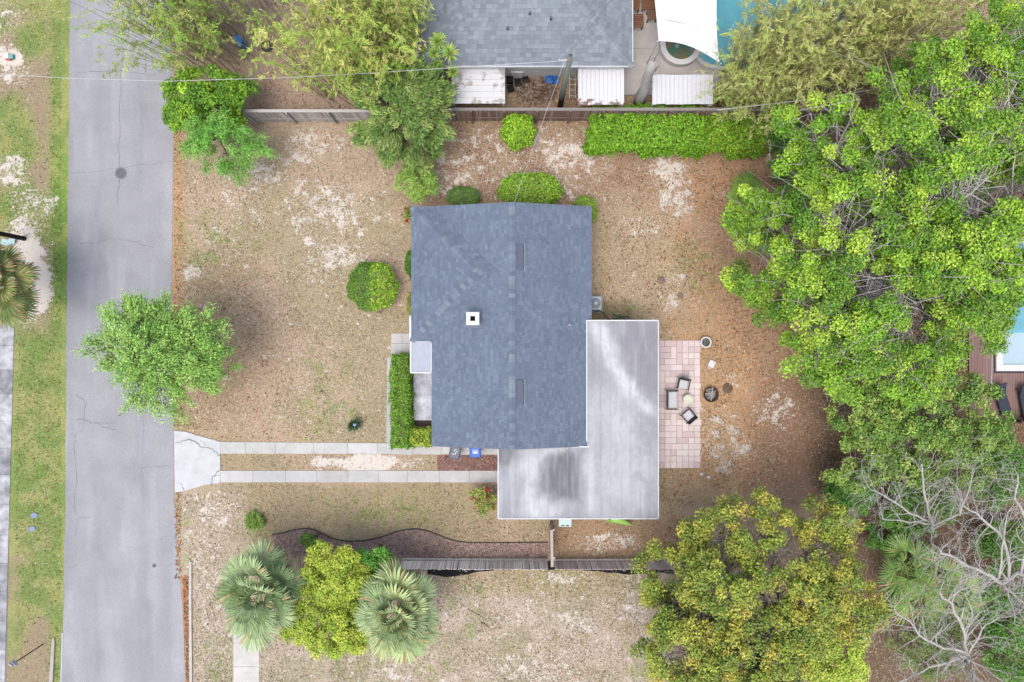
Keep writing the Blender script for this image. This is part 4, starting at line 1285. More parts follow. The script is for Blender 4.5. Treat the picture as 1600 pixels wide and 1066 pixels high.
# ------------------------------------------------------------------ sheet roofed lean-tos by the fence
def M_peel(name, c, c2, thr):
    m, nt, b, out = _mat(name)
    f = _noise(nt, 1.6, 6, 'World', None, .6); f2 = _noise(nt, 12, 4, 'World', (1, 5, 1))
    k = _ramp(nt, f, [(thr, 0.0), (thr + .05, 1.0)])
    col = _mix(nt, k, _mix(nt, 1.0, c, _ramp(nt, f2, [(.3, .88), (.7, 1.05)]), 'MULTIPLY'), c2)
    nt.links.new(col, b.inputs['Base Color']); b.inputs['Roughness'].default_value = .7
    _bump(nt, b, f2, .1)
    return m
SHEET = M_peel('sheet_metal', A(230, 230, 235), A(150, 120, 104), .72)
SHEET2 = M_peel('weathered_sheet', A(226, 226, 229), A(176, 168, 164), .55)
def M_peel_edge(name, c, c2):
    m, nt, b, out = _mat(name)
    f = _noise(nt, 2.4, 6, 'World', None, .65); f2 = _noise(nt, 12, 4, 'World', (1, 5, 1))
    tc = nt.nodes.new('ShaderNodeTexCoord'); sp = nt.nodes.new('ShaderNodeSeparateXYZ'); nt.links.new(tc.outputs['Object'], sp.inputs[0])
    mp = nt.nodes.new('ShaderNodeMapRange'); nt.links.new(sp.outputs['Y'], mp.inputs['Value'])
    mp.inputs['From Min'].default_value = -.45; mp.inputs['From Max'].default_value = -1.1; mp.inputs['To Max'].default_value = .26
    ad = nt.nodes.new('ShaderNodeMath'); ad.operation = 'ADD'; nt.links.new(f, ad.inputs[0]); nt.links.new(mp.outputs[0], ad.inputs[1])
    k = _ramp(nt, ad.outputs[0], [(.69, 0.0), (.72, 1.0)])
    col = _mix(nt, k, _mix(nt, 1.0, c, _ramp(nt, f2, [(.3, .86), (.7, 1.05)]), 'MULTIPLY'), c2)
    nt.links.new(col, b.inputs['Base Color']); b.inputs['Roughness'].default_value = .7
    _bump(nt, b, f2, .1)
    return m
SHEET3 = M_peel_edge('peeling_sheet', A(232, 232, 236), A(140, 112, 98))
def leanto(label, x0, x1, y0, y1, z, step, along_y=True, mat=None, group='white sheet roofs by the fence'):
    a, b = P(x0, y0, z), P(x1, y1, z)
    t = thing('lean_to', label, 'lean-to', ((a.x + b.x) / 2, b.y, 0), 0, group)
    rs = random.Random(int(x0))
    L = (b.x - a.x) if along_y else (a.y - b.y)
    D = (a.y - b.y) if along_y else (b.x - a.x)
    n = int(round(L / step)); w = L / n
    m = MB()
    # one profiled sheet: flat pan and a raised rib at its edge
    pr = [(-w / 2 + .002, 0), (-w / 2 + .025, .022), (-w / 2 + .05, .002), (w / 2, .002)]
    vs = []
    for yy in (-D / 2, D / 2): vs += [(x_, yy, z_) for x_, z_ in pr] + [(x_, yy, z_ - .008) for x_, z_ in pr]
    fs = [(i, i + 1, 9 + i, 8 + i) for i in range(3)] + [(4 + i + 1, 4 + i, 12 + i, 13 + i) for i in range(3)] + [(0, 4, 5, 1), (1, 5, 6, 2), (2, 6, 7, 3)]
    m.add(vs, fs)
    me = m.mesh('panel', mat or SHEET)
    for i in range(n):
        if along_y: loc = Vector((a.x + w * (i + .5), (a.y + b.y) / 2 + rs.uniform(-.02, .02), z + rs.uniform(0, .012)))
        else: loc = Vector(((a.x + b.x) / 2, a.y - w * (i + .5), z + rs.uniform(0, .012)))
        link_mesh('panel', me, t, loc - wl(t), (0, 0, 0 if along_y else R(-90)))
    for sx in (a.x + .1, b.x - .1):
        for sy in (a.y - .1, b.y + .1):
            m = MB(); m.box((sx, sy, (z - .05) / 2), (.09, .09, z - .05)); m.build('post', FASC, t)
    m = MB()
    for sy in (a.y - .1, b.y + .1): m.box(((a.x + b.x) / 2, sy, z - .04), (b.x - a.x, .05, .06))
    m.build('beam', FASC, t)
    return t
leanto('left lean-to roof of broad weathered white sheets below the grey roof', 706, 789, 105, 162, 2.2, .36, False, SHEET2)
leanto('middle lean-to roof of narrow white ribbed sheets with peeling lower edge', 903, 975, 105, 164, 2.2, .24, True, SHEET3)
leanto('right lean-to roof of clean white ribbed sheets beside the dead trunk', 1019, 1114, 117, 163, 2.1, .24)

# ------------------------------------------------------------------ fences
TIMBER = M_attr('weathered_timber', 0.9, 0.22, 10, 0.35, 0.1, stretch=(5, 5, .6))
def fence(label, p0, p1, h, cols, rail_side=-1, rail_cols=None, cap=None, post_step=2.4, bw=.14, seed=1, lean=0.0, top_wave=.02, group=None, rail_every=(.35, 1.0), post=True):
    a, b = P(*p0), P(*p1)
    t = thing('fence', label, 'fence', a, 0, group)
    rs = random.Random(seed)
    d = (b - a); L = d.length; d.normalize(); ang = math.atan2(d.y, d.x); nrm = Vector((-d.y, d.x, 0)) * rail_side
    mes = []
    for c in cols:
        m = MB(); m.col = c; m.box((0, 0, h / 2), (bw - .012, .02, h)); mes.append(m.mesh('board', TIMBER))
    n = int(L / bw)
    for i in range(n):
        o = link_mesh('board', mes[rs.randrange(len(mes))], t, d * (bw * (i + .5)) + Vector((0, 0, rs.uniform(-.03, .0))), (lean + rs.gauss(0, .008), rs.gauss(0, .008), ang + rs.gauss(0, .02)))
        o.scale = (1, 1, 1 + rs.uniform(-top_wave, top_wave))
    rc = rail_cols or cols
    k = 0
    for zf in rail_every:
        m = MB(); m.col = rc[k % len(rc)]; k += 1
        mid = d * L / 2 + nrm * .045 + Vector((0, 0, h * zf - .06))
        m.box(tuple(mid), (L, .045, .09), ang); m.build('rail', TIMBER, t, local=True)
    if cap:
        m = MB(); m.col = cap; m.box(tuple(d * L / 2 + Vector((0, 0, h + .012))), (L, .16, .03), ang); m.build('top_rail', TIMBER, t, local=True)
    if post:
        m = MB(); m.col = rc[0]; m.box((0, 0, h / 2 + .02), (.1, .1, h + .04)); pm_ = m.mesh('post', TIMBER)
        for i in range(int(L / post_step) + 1): link_mesh('post', pm_, t, d * min(L, i * post_step) + nrm * .12, (0, 0, ang))
    return t
gw = [A(214, 204, 196), A(200, 190, 183), A(222, 214, 208), A(188, 178, 172)]
rw = [A(164, 136, 122), A(146, 120, 110), A(178, 152, 136), A(138, 116, 108), A(170, 156, 148)]
fence('weathered grey wooden fence with white top rail at the upper left of the yard', (401, 190), (640, 190), 1.85, gw, -1, [A(190, 184, 180), A(226, 222, 220)], A(206, 200, 196), 2.4, .14, 2)
fence('red brown wooden fence with grey cap board behind the clipped hedge', (640, 189), (1300, 189), 2.0, rw, -1, [A(150, 122, 108), A(176, 164, 158)], A(156, 148, 144), 1.9, .14, 3)
fence('pale grey board fence along the brown mulch bed', (630, 872), (857, 872.5), 1.58, [tuple(c * 1.75 for c in q) for q in gw], 1, gw, None, 2.4, .135, 4, lean=.09, rail_every=(.3,), post=False)
fence('darker grey brown board fence running under the yellow green tree', (864, 872.5), (1095, 872), 1.58, [A(196, 182, 174, 1.6), A(180, 166, 160, 1.6), A(208, 196, 188, 1.6)], 1, None, None, 2.4, .135, 5, lean=.09, rail_every=(.3,), post=False)
fence('short wooden divider fence between flat roof corner and board fence', (859, 815), (860, 870), 1.8, [A(178, 164, 154), A(160, 148, 140)], 1, [A(206, 196, 190)], A(196, 184, 176), 1.6, .135, 6)
# black plastic silt fence with white marks and stakes
t = thing('silt_fence', 'black plastic sheet fence with white marks lying behind the board fence', 'silt fence', P(830, 885))
X = np.linspace(668, 1080, 60); lower = 890 + 11 * np.exp(-((X - 700) / 45) ** 2) + .5 + 7 * np.exp(-((X - 985) / 50) ** 2) + 9 * np.exp(-((X - 1080) / 40) ** 2) + .6 * np.sin(X * .2)
vs, fs = [], []
for i in range(60):
    a = P(X[i], 879, .32 + .05 * math.sin(i * .7)); b = P(X[i], lower[i], .02); mid = a.lerp(b, .5) + Vector((0, 0, .05 * math.sin(i * 1.3)))
    vs += [a, mid, b]
for i in range(59): fs += [(3 * i + 1, 3 * i + 4, 3 * i + 3, 3 * i), (3 * i + 2, 3 * i + 5, 3 * i + 4, 3 * i + 1)]
SHEETB = M_plain('black_sheet', A(26, 25, 29), 0.7, 0.2, 8, .3, spec=.1)
m = MB(); m.add(vs, fs); m.build('sheet', SHEETB, t)
for px, py, s in ((729, 891, .16), (937, 888, .15), (976, 890, .17)):
    m = MB(); c = P(px, py, .22)
    pts = [c + Vector((math.cos(a) * s * (1 - a / 9), math.sin(a) * s * .8 * (1 - a / 9), .05)) for a in np.linspace(0, 5.2, 14)]
    m.tube(pts, .02, 4); m.build('white_mark', FASC, t)
for px in (680, 720, 900, 960, 1040):
    m = MB(); a = P(px, 886, 0); m.col = A(190, 170, 140); m.box((a.x, a.y, .35), (.04, .04, .75)); m.build('stake', TIMBER, t)
# ------------------------------------------------------------------ smaller things round the house
BINM = M_attr('bin_plastic', 0.5, 0.08, 8, .05, .35)
def bin_(label, px, py, rz, col, lidcol, marks):
    t = thing('wheelie_bin', label, 'bin', P(px, py), rz, 'bins at the corner of the driveway')
    m = MB(); m.col = col
    vs = []
    for z, s in ((.06, .78), (.95, 1.0)): vs += [(a * .28 * s, b * .34 * s, z) for a, b in ((-1, -1), (1, -1), (1, 1), (-1, 1))]
    m.add(vs, [(3, 2, 1, 0), (4, 5, 6, 7)] + [(i, (i + 1) % 4, 4 + (i + 1) % 4, 4 + i) for i in range(4)])
    m.build('body', BINM, t, local=True)
    m = MB(); m.col = lidcol; m.bbox((0, -.02, 1.0), (.62, .76, .09), .05); m.box((0, .39, .99), (.5, .05, .05)); m.box((-.33, 0, .98), (.03, .7, .04)); m.box((.33, 0, .98), (.03, .7, .04))
    lid = m.build('lid', BINM, t, local=True)
    m = MB()
    for x, y, sx, sy in marks: m.box((x, y, 1.048), (sx, sy, .008))
    m.build('white_print', FASC, lid, local=True)
    for s in (-1, 1):
        m = MB(); m.col = (.02, .02, .02); vs = []
        m.tube([(s * .25, .3, .1), (s * .31, .3, .1)], .1, 12); m.build('wheel', BINM, t, local=True)
bin_('dark grey wheelie bin with white print on its lid', 713.5, 702.5, R(-12), A(82, 86, 100), A(92, 97, 112), [(-.1, -.12, .16, .04), (.04, -.05, .05, .14), (.1, .06, .12, .04), (-.06, .1, .05, .12), (.03, .17, .14, .03)])
bin_('bright blue recycling bin with white mark on its lid', 744, 700, R(3), A(36, 92, 190), A(44, 108, 212), [(0, -.1, .3, .14), (-.12, .02, .05, .08), (0, .03, .05, .08), (.12, .02, .05, .08)])

t = thing('air_conditioner', 'pale grey air conditioner with round fan beside the house wall', 'air conditioner', P(928, 475))
m = MB(); m.col = A(186, 194, 204); m.bbox((0, 0, .42), (.72, .82, .78), .03); m.build('cabinet', BINM, t, local=True)
m = MB(); m.col = A(110, 130, 150); m.lathe((0, 0, .81), [(.30, 0), (.30, .03), (.26, .035)], 24); m.build('fan_guard', BINM, t, local=True)
m = MB(); m.col = A(210, 218, 226); m.lathe((0, 0, .845), [(.09, 0), (.09, .02), (.05, .03)], 14)
for k in range(10):
    a = k * math.pi / 5; m.box((math.cos(a) * .17, math.sin(a) * .17, .852), (.2, .012, .01), a)
m.build('grille', BINM, t, local=True)
m = MB(); m.col = A(188, 184, 180); m.box((.02, 0, .02), (1.0, 1.05, .06)); m.build('pad', CONC, t, local=True)
m = MB(); m.col = A(34, 84, 78)
pts = [P(930, 487, .6), P(938, 486, .3), P(944, 490, .08), P(948, 496, .04), P(953, 500, .04), P(965, 498, .04), P(974, 494, .05), P(984, 497, .04), P(978, 500, .05), P(968, 495, .06), P(958, 492, .05)]
m.tube(pts, .03, 6)
tag(m.build('garden_hose', BINM, smooth=True), 'dark green garden hose lying between air conditioner and flat roof', 'hose')

# patio furniture
FRAME = M_plain('dark_frame', A(48, 42, 46), .6, .2, 20, .2); CUSH = M_plain('cushion_fabric', A(216, 218, 224), .9, .05, 6, .2, fine=(60, .05))
def armchair(label, px, py, rz, w, d, name='armchair', cat='chair', group=None):
    t = thing(name, label, cat, P(px, py, .05), rz, group)
    m = MB(); m.bbox((0, .03, .40), (w - .17, d - .15, .12), .03); m.build('cushion', CUSH, t, local=True)
    m = MB(); m.box((0, 0, .31), (w - .1, d - .08, .05)); m.build('seat', FRAME, t, local=True)
    m = MB()
    m.box((0, -d / 2 + .03, .58), (w - .04, .05, .42), tilt=(.16, 0, 0)); m.build('backrest', FRAME, t, local=True)
    m = MB(); m.bbox((0, -d / 2 + .1, .60), (w - .2, .05, .26), .02); 
    for s in (-1, 1):
        m = MB(); m.bbox((s * (w / 2 - .03), .0, .60), (.055, d + .02, .035), .01); m.tube([(s * (w / 2 - .03), d / 2, .60), (s * (w / 2 - .03), d / 2 + .03, .56)], .022, 5); m.build('armrest', FRAME, t, local=True)
        for f in (-1, 1):
            m = MB(); m.tube([(s * (w / 2 - .03), f * (d / 2 - .03), .60), (s * (w / 2 - .01), f * (d / 2 + .01), 0)], .02, 6); m.build('leg', FRAME, t, local=True)
    return t
armchair('dark framed two seat sofa with pale cushion beside the flat roof', 1047.5, 624, R(-90), 1.15, .66, 'loveseat', 'sofa')
armchair('dark framed armchair with pale cushion above the round cream table', 1065, 599, R(168), .70, .64, group='armchairs on the pink patio')
armchair('dark framed armchair with pale cushion, turned askew below the round table', 1073, 649, R(40), .70, .64, group='armchairs on the pink patio')
t = thing('patio_table', 'small round cream table between the chairs on the pink patio', 'table', P(1072, 623, .05))
m = MB(); m.col = A(226, 228, 206); m.lathe((0, 0, .42), [(.26, 0), (.285, .01), (.285, .035), (.27, .045)], 28); m.build('table_top', M_attr('cream_stone', .8, .12, 5, .1, .2, big=(6, .08)), t, local=True)
for k in range(3):
    a = k * 2.094; m = MB(); m.tube([(math.cos(a) * .1, math.sin(a) * .1, .43), (math.cos(a) * .22, math.sin(a) * .22, 0)], .018, 6); m.build('leg', FRAME, t, local=True)

# planter pot, fire pit and other things in the back yard
t = thing('plant_pot', 'round white plant pot with dark coiled soil at the patio corner', 'plant pot', P(1099.5, 535))
m = MB(); m.lathe((0, 0, 0), [(.20, 0), (.29, .42), (.33, .44), (.33, .48), (.25, .48), (.25, .40)], 28, False); m.build('pot', WHITE, t, local=True, smooth=False)
m = MB(); m.lathe((0, 0, .36), [(.26, 0), (.25, .03)], 22); m.build('soil', M_plain('dark_soil', A(66, 66, 60), .95, .4, 20, .6), t, local=True)
m = MB(); m.col = A(176, 186, 170)
m.tube([(math.cos(a) * (.04 + a * .016), math.sin(a) * (.04 + a * .016), .41) for a in np.linspace(0, 11, 40)], .016, 4); m.build('coiled_vine', BARK, t, local=True)
t = thing('flat_box', 'flat white box with faded red end lying on the leaves', 'box', P(1111, 570, .02), R(-28))
m = MB(); m.box((0, .05, .05), (.36, .42, .08)); m.build('lid', WHITE, t, local=True)
m = MB(); m.box((-.03, -.24, .05), (.30, .14, .085)); m.build('red_end', M_plain('faded_red', A(222, 168, 164), .8, .2, 9, .1), t, local=True)
t = thing('fire_pit', 'round dark metal fire pit filled with sticks beside the patio', 'fire pit', P(1109, 616))
RUST = M_plain('rusty_iron', A(84, 62, 54), .8, .3, 12, .2)
m = MB(); m.lathe((0, 0, 0), [(.26, .02), (.38, .22), (.44, .3), (.46, .3), (.43, .22), (.30, .0)], 26, False); m.build('bowl', RUST, t, local=True)
m = MB(); m.lathe((0, 0, .1), [(.34, 0), (.33, .03)], 22); m.build('ash', M_plain('ash', A(112, 106, 104), .95, .3, 14, .5), t, local=True)
rs = random.Random(4); m = MB()
for k in range(16):
    a = rs.random() * 6.28; l = rs.uniform(.2, .36); c = Vector((rs.gauss(0, .1), rs.gauss(0, .1), rs.uniform(.17, .30)))
    d = Vector((math.cos(a), math.sin(a), rs.gauss(0, .15))) * l
    m.col = var(rs, A(196, 188, 180), .25); m.tube([c - d, c + d * .3 + Vector((0, 0, .03)), c + d], rs.uniform(.015, .03), 5)
m.build('sticks', BARK, t, local=True)
o = MB(); o.col = A(118, 100, 80); o.lathe((0, 0, 0), [(.31, 0), (.31, .03), (.27, .045)], 22); o = o.build('ground_lid', M_attr('rust_lid', .9, .3, 9, .3, .1, big=(5, .2))); o.location = P(1137, 607)
tag(o, 'flat brown round lid in the leaves right of fire pit', 'lid')
for px, py, s, lb, sd in ((1033, 438, .25, 'small grey brown rock left of the sandy patch in back yard', 1), (1063, 462, .2, 'low dark rock half buried at sandy patch edge', 2)):
    bm = bmesh.new(); bmesh.ops.create_icosphere(bm, subdivisions=2, radius=s)
    r_ = random.Random(sd)
    for v in bm.verts: v.co *= r_.uniform(.8, 1.15); v.co.z *= .35
    me = bpy.data.meshes.new('rock'); bm.to_mesh(me); bm.free(); me.materials.append(M_plain('rock_stone' , A(140, 122, 112), .95, .3, 7, .5))
    o = link_mesh('rock', me, None, P(px, py, .04)); tag(o, lb, 'rock')
# kayak under the flat roof
t = thing('kayak', 'lime green kayak with its pointed tip sticking out below the flat roof', 'kayak', P(947, 803), R(-21))
m = MB(); L = 3.4; nst = 16; vs = []; 
for i in range(nst):
    u = -1 + 2 * i / (nst - 1); w = .36 * max(0.02, (1 - abs(u) ** 2.2)); z = .12 + .14 * abs(u) ** 3
    for k in range(8):
        a = math.pi * 2 * k / 8; vs.append((u * L / 2 - .1, math.cos(a) * w, z + .14 + math.sin(a) * .15 * max(.15, (1 - abs(u) ** 4))))
fs = [(i * 8 + k, i * 8 + (k + 1) % 8, (i + 1) * 8 + (k + 1) % 8, (i + 1) * 8 + k) for i in range(nst - 1) for k in range(8)] + [tuple(range(8)), tuple(range(nst * 8 - 1, nst * 8 - 9, -1))]
fs = [f[::-1] for f in fs]
m.add(vs, fs); m.build('hull', M_plain('lime_plastic', A(158, 208, 88), .4, .06, 3, .02, spec=.4), t, local=True, smooth=True)
m = MB(); m.box((-.2, 0, .40), (1.0, .4, .03)); m.build('cockpit', BLACK, t, local=True)
t = thing('cool_box', 'pale teal box with dark vents standing at the flat roof edge', 'cool box', P(881, 808))
m = MB(); m.col = A(186, 216, 220); m.bbox((0, 0, .45), (.72, .55, .9), .04); m.build('body', BINM, t, local=True)
m = MB(); m.col = A(202, 226, 228); m.bbox((0, -.02, .93), (.76, .6, .07), .02); m.build('lid', BINM, t, local=True)
for s in (-1, 1):
    m = MB(); m.box((s * .14, -.24, .968), (.18, .05, .006)); m.build('vent', BLACK, t, local=True)

# potted plant on the lawn
t = thing('potted_plant', 'dark leafed plant with blue pot standing on the front lawn', 'potted plant', P(557, 663))
m = MB(); m.col = A(116, 140, 190)
vs = []
for z, s in ((0, .12), (.34, .17), (.38, .18)): vs += [(.06 + a * s, -.10 + b * s, z) for a, b in ((-1, -1), (1, -1), (1, 1), (-1, 1))]
m.add(vs, [(3, 2, 1, 0), (8, 9, 10, 11)] + [(k + i, k + (i + 1) % 4, k + 4 + (i + 1) % 4, k + 4 + i) for k in (0, 4) for i in range(4)]); m.build('pot', BINM, t, local=True)
m = MB(); rs = random.Random(6)
for i in range(26):
    az = i * 2.4; el = R(rs.uniform(5, 60)); l = rs.uniform(.4, .7); d = Vector((math.cos(az) * math.cos(el), math.sin(az) * math.cos(el), math.sin(el))); sd = Vector((-math.sin(az), math.cos(az), 0))
    c = Vector((-.05, .02, .25)); w = .06; m.col = var(rs, A(52, 84, 34), .3) if rs.random() < .8 else A(130, 140, 60)
    p1 = c + d * l * .6; p2 = c + d * l - Vector((0, 0, .12))
    m.add([c - sd * .015, c + sd * .015, p1 + sd * w, p1, p1 - sd * w, p2], [(0, 1, 2, 3), (0, 3, 4), (4, 3, 5), (3, 2, 5)])
m.build('leaves', LEAF, t, local=True)

# street furniture at the left edge
t = thing('sign_post', 'thin black post with small pale top at the lower left verge', 'sign post', P(67, 1007))
m = MB(); m.tube([(0, 0, -.05), (0, 0, 2.3)], .035, 8); m.build('post', PLASTIC, t, local=True)
m = MB(); m.col = A(196, 200, 210); m.box((.05, .02, 2.36), (.34, .05, .22), R(-40)); m.box((-.02, 0, 2.5), (.3, .04, .16), R(-40)); m.build('sign_plate', BINM, t, local=True)
t = thing('utility_pole', 'dark wooden pole leaning in at the left edge over the sand', 'pole', P(38, 373))
m = MB(); m.col = A(64, 58, 58); m.tube([(0, 0, -.05), (-.03, 0, 4), (-.05, 0, 8.5)], [.14, .125, .11], 12); m.build('shaft', BARK, t, local=True, smooth=True)
m = MB(); m.box((0, 0, 8.1), (.1, 1.6, .1)); m.build('crossarm', PLASTIC, t, local=True)
t = thing('tarp', 'crumpled turquoise tarp lying beside the dark pole', 'tarp', P(18, 378, .05))
X, Y = np.meshgrid(np.linspace(-.5, .3, 10), np.linspace(-.2, .16, 7)); m = MB(); m.col = A(176, 206, 210)
zz = .06 + .14 * NZ.fbm(X * 4, Y * 4, 3)
m.add([(a + .05 * math.sin(9 * b), b + .04 * math.sin(8 * a), z) for a, b, z in zip(X.ravel(), Y.ravel(), zz.ravel())], [(i * 10 + j, i * 10 + j + 1, (i + 1) * 10 + j + 1, (i + 1) * 10 + j) for i in range(6) for j in range(9)])
m.build('sheet', BINM, t, local=True)
t = thing('utility_box', 'small white and teal box with red side on sandy verge', 'utility box', P(17, 90))
m = MB(); m.col = A(238, 238, 240); m.bbox((-.12, .02, .12), (.28, .3, .24), .03); m.build('box', BINM, t, local=True)
m = MB(); m.col = A(120, 186, 178); m.bbox((.13, .0, .1), (.24, .26, .2), .03); m.build('lid', BINM, t, local=True)
m = MB(); m.col = A(206, 90, 80); m.box((-.05, -.17, .1), (.3, .06, .16)); m.build('red_side', BINM, t, local=True)
for px, py, lb in ((54, 805, 'upper of two flat blue grey stones lying in green verge'), (50, 826, 'lower of two flat blue grey stones lying in green verge')):
    o = MB(); o.col = A(150, 164, 196); o.lathe((0, 0, 0), [(.2, 0), (.22, .03), (.18, .06)], 12); o = o.build('flat_stone', CONC); o.location = P(px, py); o.scale = (1.1, .75, 1); o.rotation_euler = (0, 0, .2)
    tag(o, lb, 'stone', 'flat stones in the verge')

# ------------------------------------------------------------------ neighbour's yard
POLEW = M_attr('treated_timber', .9, .25, 8, .3, .1, stretch=(4, 4, .5))
t = thing('utility_pole', 'grey green utility pole rising behind the fence by the grey roof', 'pole', P(875, 167))
m = MB(); m.col = A(128, 136, 126); m.tube([(0, 0, -.05), (0, 0, 3.4), (0, 0, 6.9)], [.17, .15, .13], 14); m.build('shaft', POLEW, t, local=True, smooth=True)
m = MB(); m.col = A(214, 214, 216); m.box((-.2, .03, 6.55), (.7, .07, .07), .1); m.lathe((-.5, 0, 6.58), [(.05, 0), (.06, .08), (.03, .12)], 8); m.build('bracket', BINM, t, local=True)
m = MB(); m.col = A(70, 70, 74); m.lathe((.05, .16, 6.5), [(.09, 0), (.09, .3), (.05, .34)], 10); m.build('insulator', BINM, t, local=True)
WIRE = M_plain('cable', A(206, 204, 206), .6, .05, 3, 0); WIRE_D = M_plain('dark_cable', A(120, 118, 124), .6, .05, 3, 0)
def wire(label, pts, r, mat=WIRE):
    q = [P(*p) for p in pts]; m = MB(); out = []
    for i in range(len(q) - 1):
        for k in range(6): out.append(q[i].lerp(q[i + 1], k / 6))
    out.append(q[-1]); m.tube(out, r, 5)
    return tag(m.build('power_line', mat), label, 'cable')
wire('long pale cable crossing the road to the utility pole', [(883, 95, 6.6), (720, 105, 6.2), (600, 113, 5.9), (450, 121.5, 5.7), (260, 127, 5.7), (100, 122, 5.9), (-40, 113, 6.2), (-500, 90, 8)], .014)
wire('pale cable from utility pole up over the grey roof', [(884, 92, 6.6), (912, 55, 6.7), (955, 0, 6.9), (1010, -70, 7.2), (1300, -430, 8)], .014, WIRE_D)
wire('second thin cable from utility pole across the grey roof', [(882, 90, 6.7), (905, 60, 6.8), (940, 5, 7.0), (990, -70, 7.3), (1270, -430, 8)], .01, WIRE_D)
wire('thin cable dropping from utility pole to the house gable', [(882, 96, 6.5), (848, 190, 5.2), (823, 260, 4.3), (803, 318, 3.7)], .009)
wire('pale cable running into the bamboo along the right fence', [(1120, 172, 4.6), (1245, 158, 4.9), (1300, 151, 5.0), (1480, 120, 5.4)], .022)
t = thing('dead_trunk', 'grey broken dead tree trunk leaning over the terrace', 'dead tree', P(998, 163))
m = MB(); m.col = A(192, 188, 184); a = P(998, 163); e = P(1021, 96, 5.4) - a
rr = [.36, .32, .29, .27, .25, .22]; pp = [Vector((0, 0, -.05))] + [e * k / 5 + Vector((random.Random(k).uniform(-.06, .06), 0, 0)) for k in range(1, 6)]
m.tube(pp, rr, 14)
for k in range(5): m.tube([e + Vector((math.cos(k * 1.3) * .14, math.sin(k * 1.3) * .14, -.2)), e + Vector((math.cos(k * 1.3) * .17, math.sin(k * 1.3) * .17, .1 + .1 * (k % 3)))], [.08, .01], 5)
m.build('trunk', BARK, t, local=True, smooth=True)
m = MB(); m.col = A(150, 140, 134); m.tube([e, e + Vector((.12, .2, .5)), e + Vector((.2, .45, .9))], [.05, .03, .012], 5); m.tube([e * .75, e * .75 + Vector((.3, .1, .1)), e * .75 + Vector((.42, .28, .3))], [.09, .06, .03], 6); m.build('branch', BARK, t, local=True)

# shade sail, hot tub, slatted loungers
t = thing('shade_sail', 'white fabric shade sail over the hot tub beside turquoise pool', 'shade sail', P(1070, 0))
zs = 2.9
L_ = [(1018, -60), (1021, -20), (1025, 20), (1028, 50), (1029, 64)]; R_ = [(1122, -60), (1120, -20), (1119.5, 20), (1120.5, 60), (1124, 98)]
vs, fs, cl = [], [], []
nu, nv = 14, 12
for j in range(nv):
    v = j / (nv - 1); a = np.interp(v, np.linspace(0, 1, 5), [p[0] for p in L_]), np.interp(v, np.linspace(0, 1, 5), [p[1] for p in L_]); b = np.interp(v, np.linspace(0, 1, 5), [p[0] for p in R_]), np.interp(v, np.linspace(0, 1, 5), [p[1] for p in R_])
    for i in range(nu):
        u = i / (nu - 1); px = a[0] + (b[0] - a[0]) * u; py = a[1] + (b[1] - a[1]) * u - v ** 4 * 9 * math.sin(math.pi * u)
        vs.append(P(px, py, zs + .25 * (1 - math.sin(math.pi * u)) * .6 + .15 * v))
for j in range(nv - 1):
    for i in range(nu - 1): fs.append((j * nu + i, (j + 1) * nu + i, (j + 1) * nu + i + 1, j * nu + i + 1))
CLOTH = M_plain('white_canvas', A(246, 246, 250), .9, .02, 3, .05)
m = MB(); m.add(vs, fs); sail = m.build('canvas', CLOTH, t, smooth=True)
m = MB(); m.tube([P(1030, 29, 3.09), P(1075, 38, 2.98), P(1120, 50, 3.09)], .012, 4); m.build('seam', WIRE_D, sail)
for px, py in ((1027, 66), (1126, 100)):
    m = MB(); a = P(px, py, 3); m.tube([(a.x, a.y, 0), (a.x, a.y, 3.1)], .04, 8); m.build('post', FASC, t)
t = thing('hot_tub', 'round hot tub with white rim and green water under the sail', 'hot tub', P(1060.5, 75))
m = MB(); m.lathe((0, 0, 0), [(1.2, 0), (1.2, .5), (1.24, .52), (1.24, .58), (.92, .58), (.90, .4)], 48, False); m.build('rim', WHITE, t, local=True)
m = MB(); m.lathe((0, 0, .3), [(.93, 0), (.93, .1)], 40); m.build('water', M_peel('spa_water', A(98, 134, 116), A(140, 128, 84), .5), t, local=True)
bpy.data.materials['spa_water'].node_tree.nodes['Principled BSDF'].inputs['Roughness'].default_value = .1
m = MB(); m.col = A(150, 186, 172); m.lathe((-.2, -.05, .395), [(.13, 0), (.13, .02)], 14); m.build('step', CONC, t, local=True)
TEAK = M_attr('teak', .8, .2, 10, .2, .2)
def slat_bench(label, px0, py0, px1, py1, ang=0, along_x=True):
    a, b = P(px0, py0, .4), P(px1, py1, .4); c = (a + b) / 2; w, d = b.x - a.x, a.y - b.y
    t = thing('slatted_chair', label, 'garden chair', (c.x, c.y, 0.05), ang, 'slatted wooden chairs on the terrace')
    n = max(4, int((d if along_x else w) / .105)); 
    m = MB(); m.col = A(152, 104, 76); m.box((0, 0, 0), (w, .085, .03) if along_x else (.085, d, .03)); me = m.mesh('slat', TEAK)
    for i in range(n):
        u = -.5 + (i + .5) / n; link_mesh('slat', me, t, (0, u * d, .42) if along_x else (u * w, 0, .42))
    for s in (-1, 1):
        m = MB(); m.col = A(112, 78, 60); m.box((s * w * .42, 0, .37), (.05, d, .05)); m.build('rail', TEAK, t, local=True)
        for f in (-1, 1):
            m = MB(); m.col = A(112, 78, 60); m.box((s * w * .42, f * d * .42, .18), (.06, .06, .36)); m.build('leg', TEAK, t, local=True)
slat_bench('upper left brown slatted chair right against the grey roof edge', 989, -8, 999.5, 17, R(-6))
slat_bench('wide brown slatted lounger at the picture top beside the sail', 1002, -26, 1024, 16, R(2))
slat_bench('small brown slatted stool below the wide slatted lounger', 1011, 17, 1026.5, 32, R(3), False)
slat_bench('lower brown slatted chair standing alone by the grey roof', 989.5, 22, 1005, 44, 0)
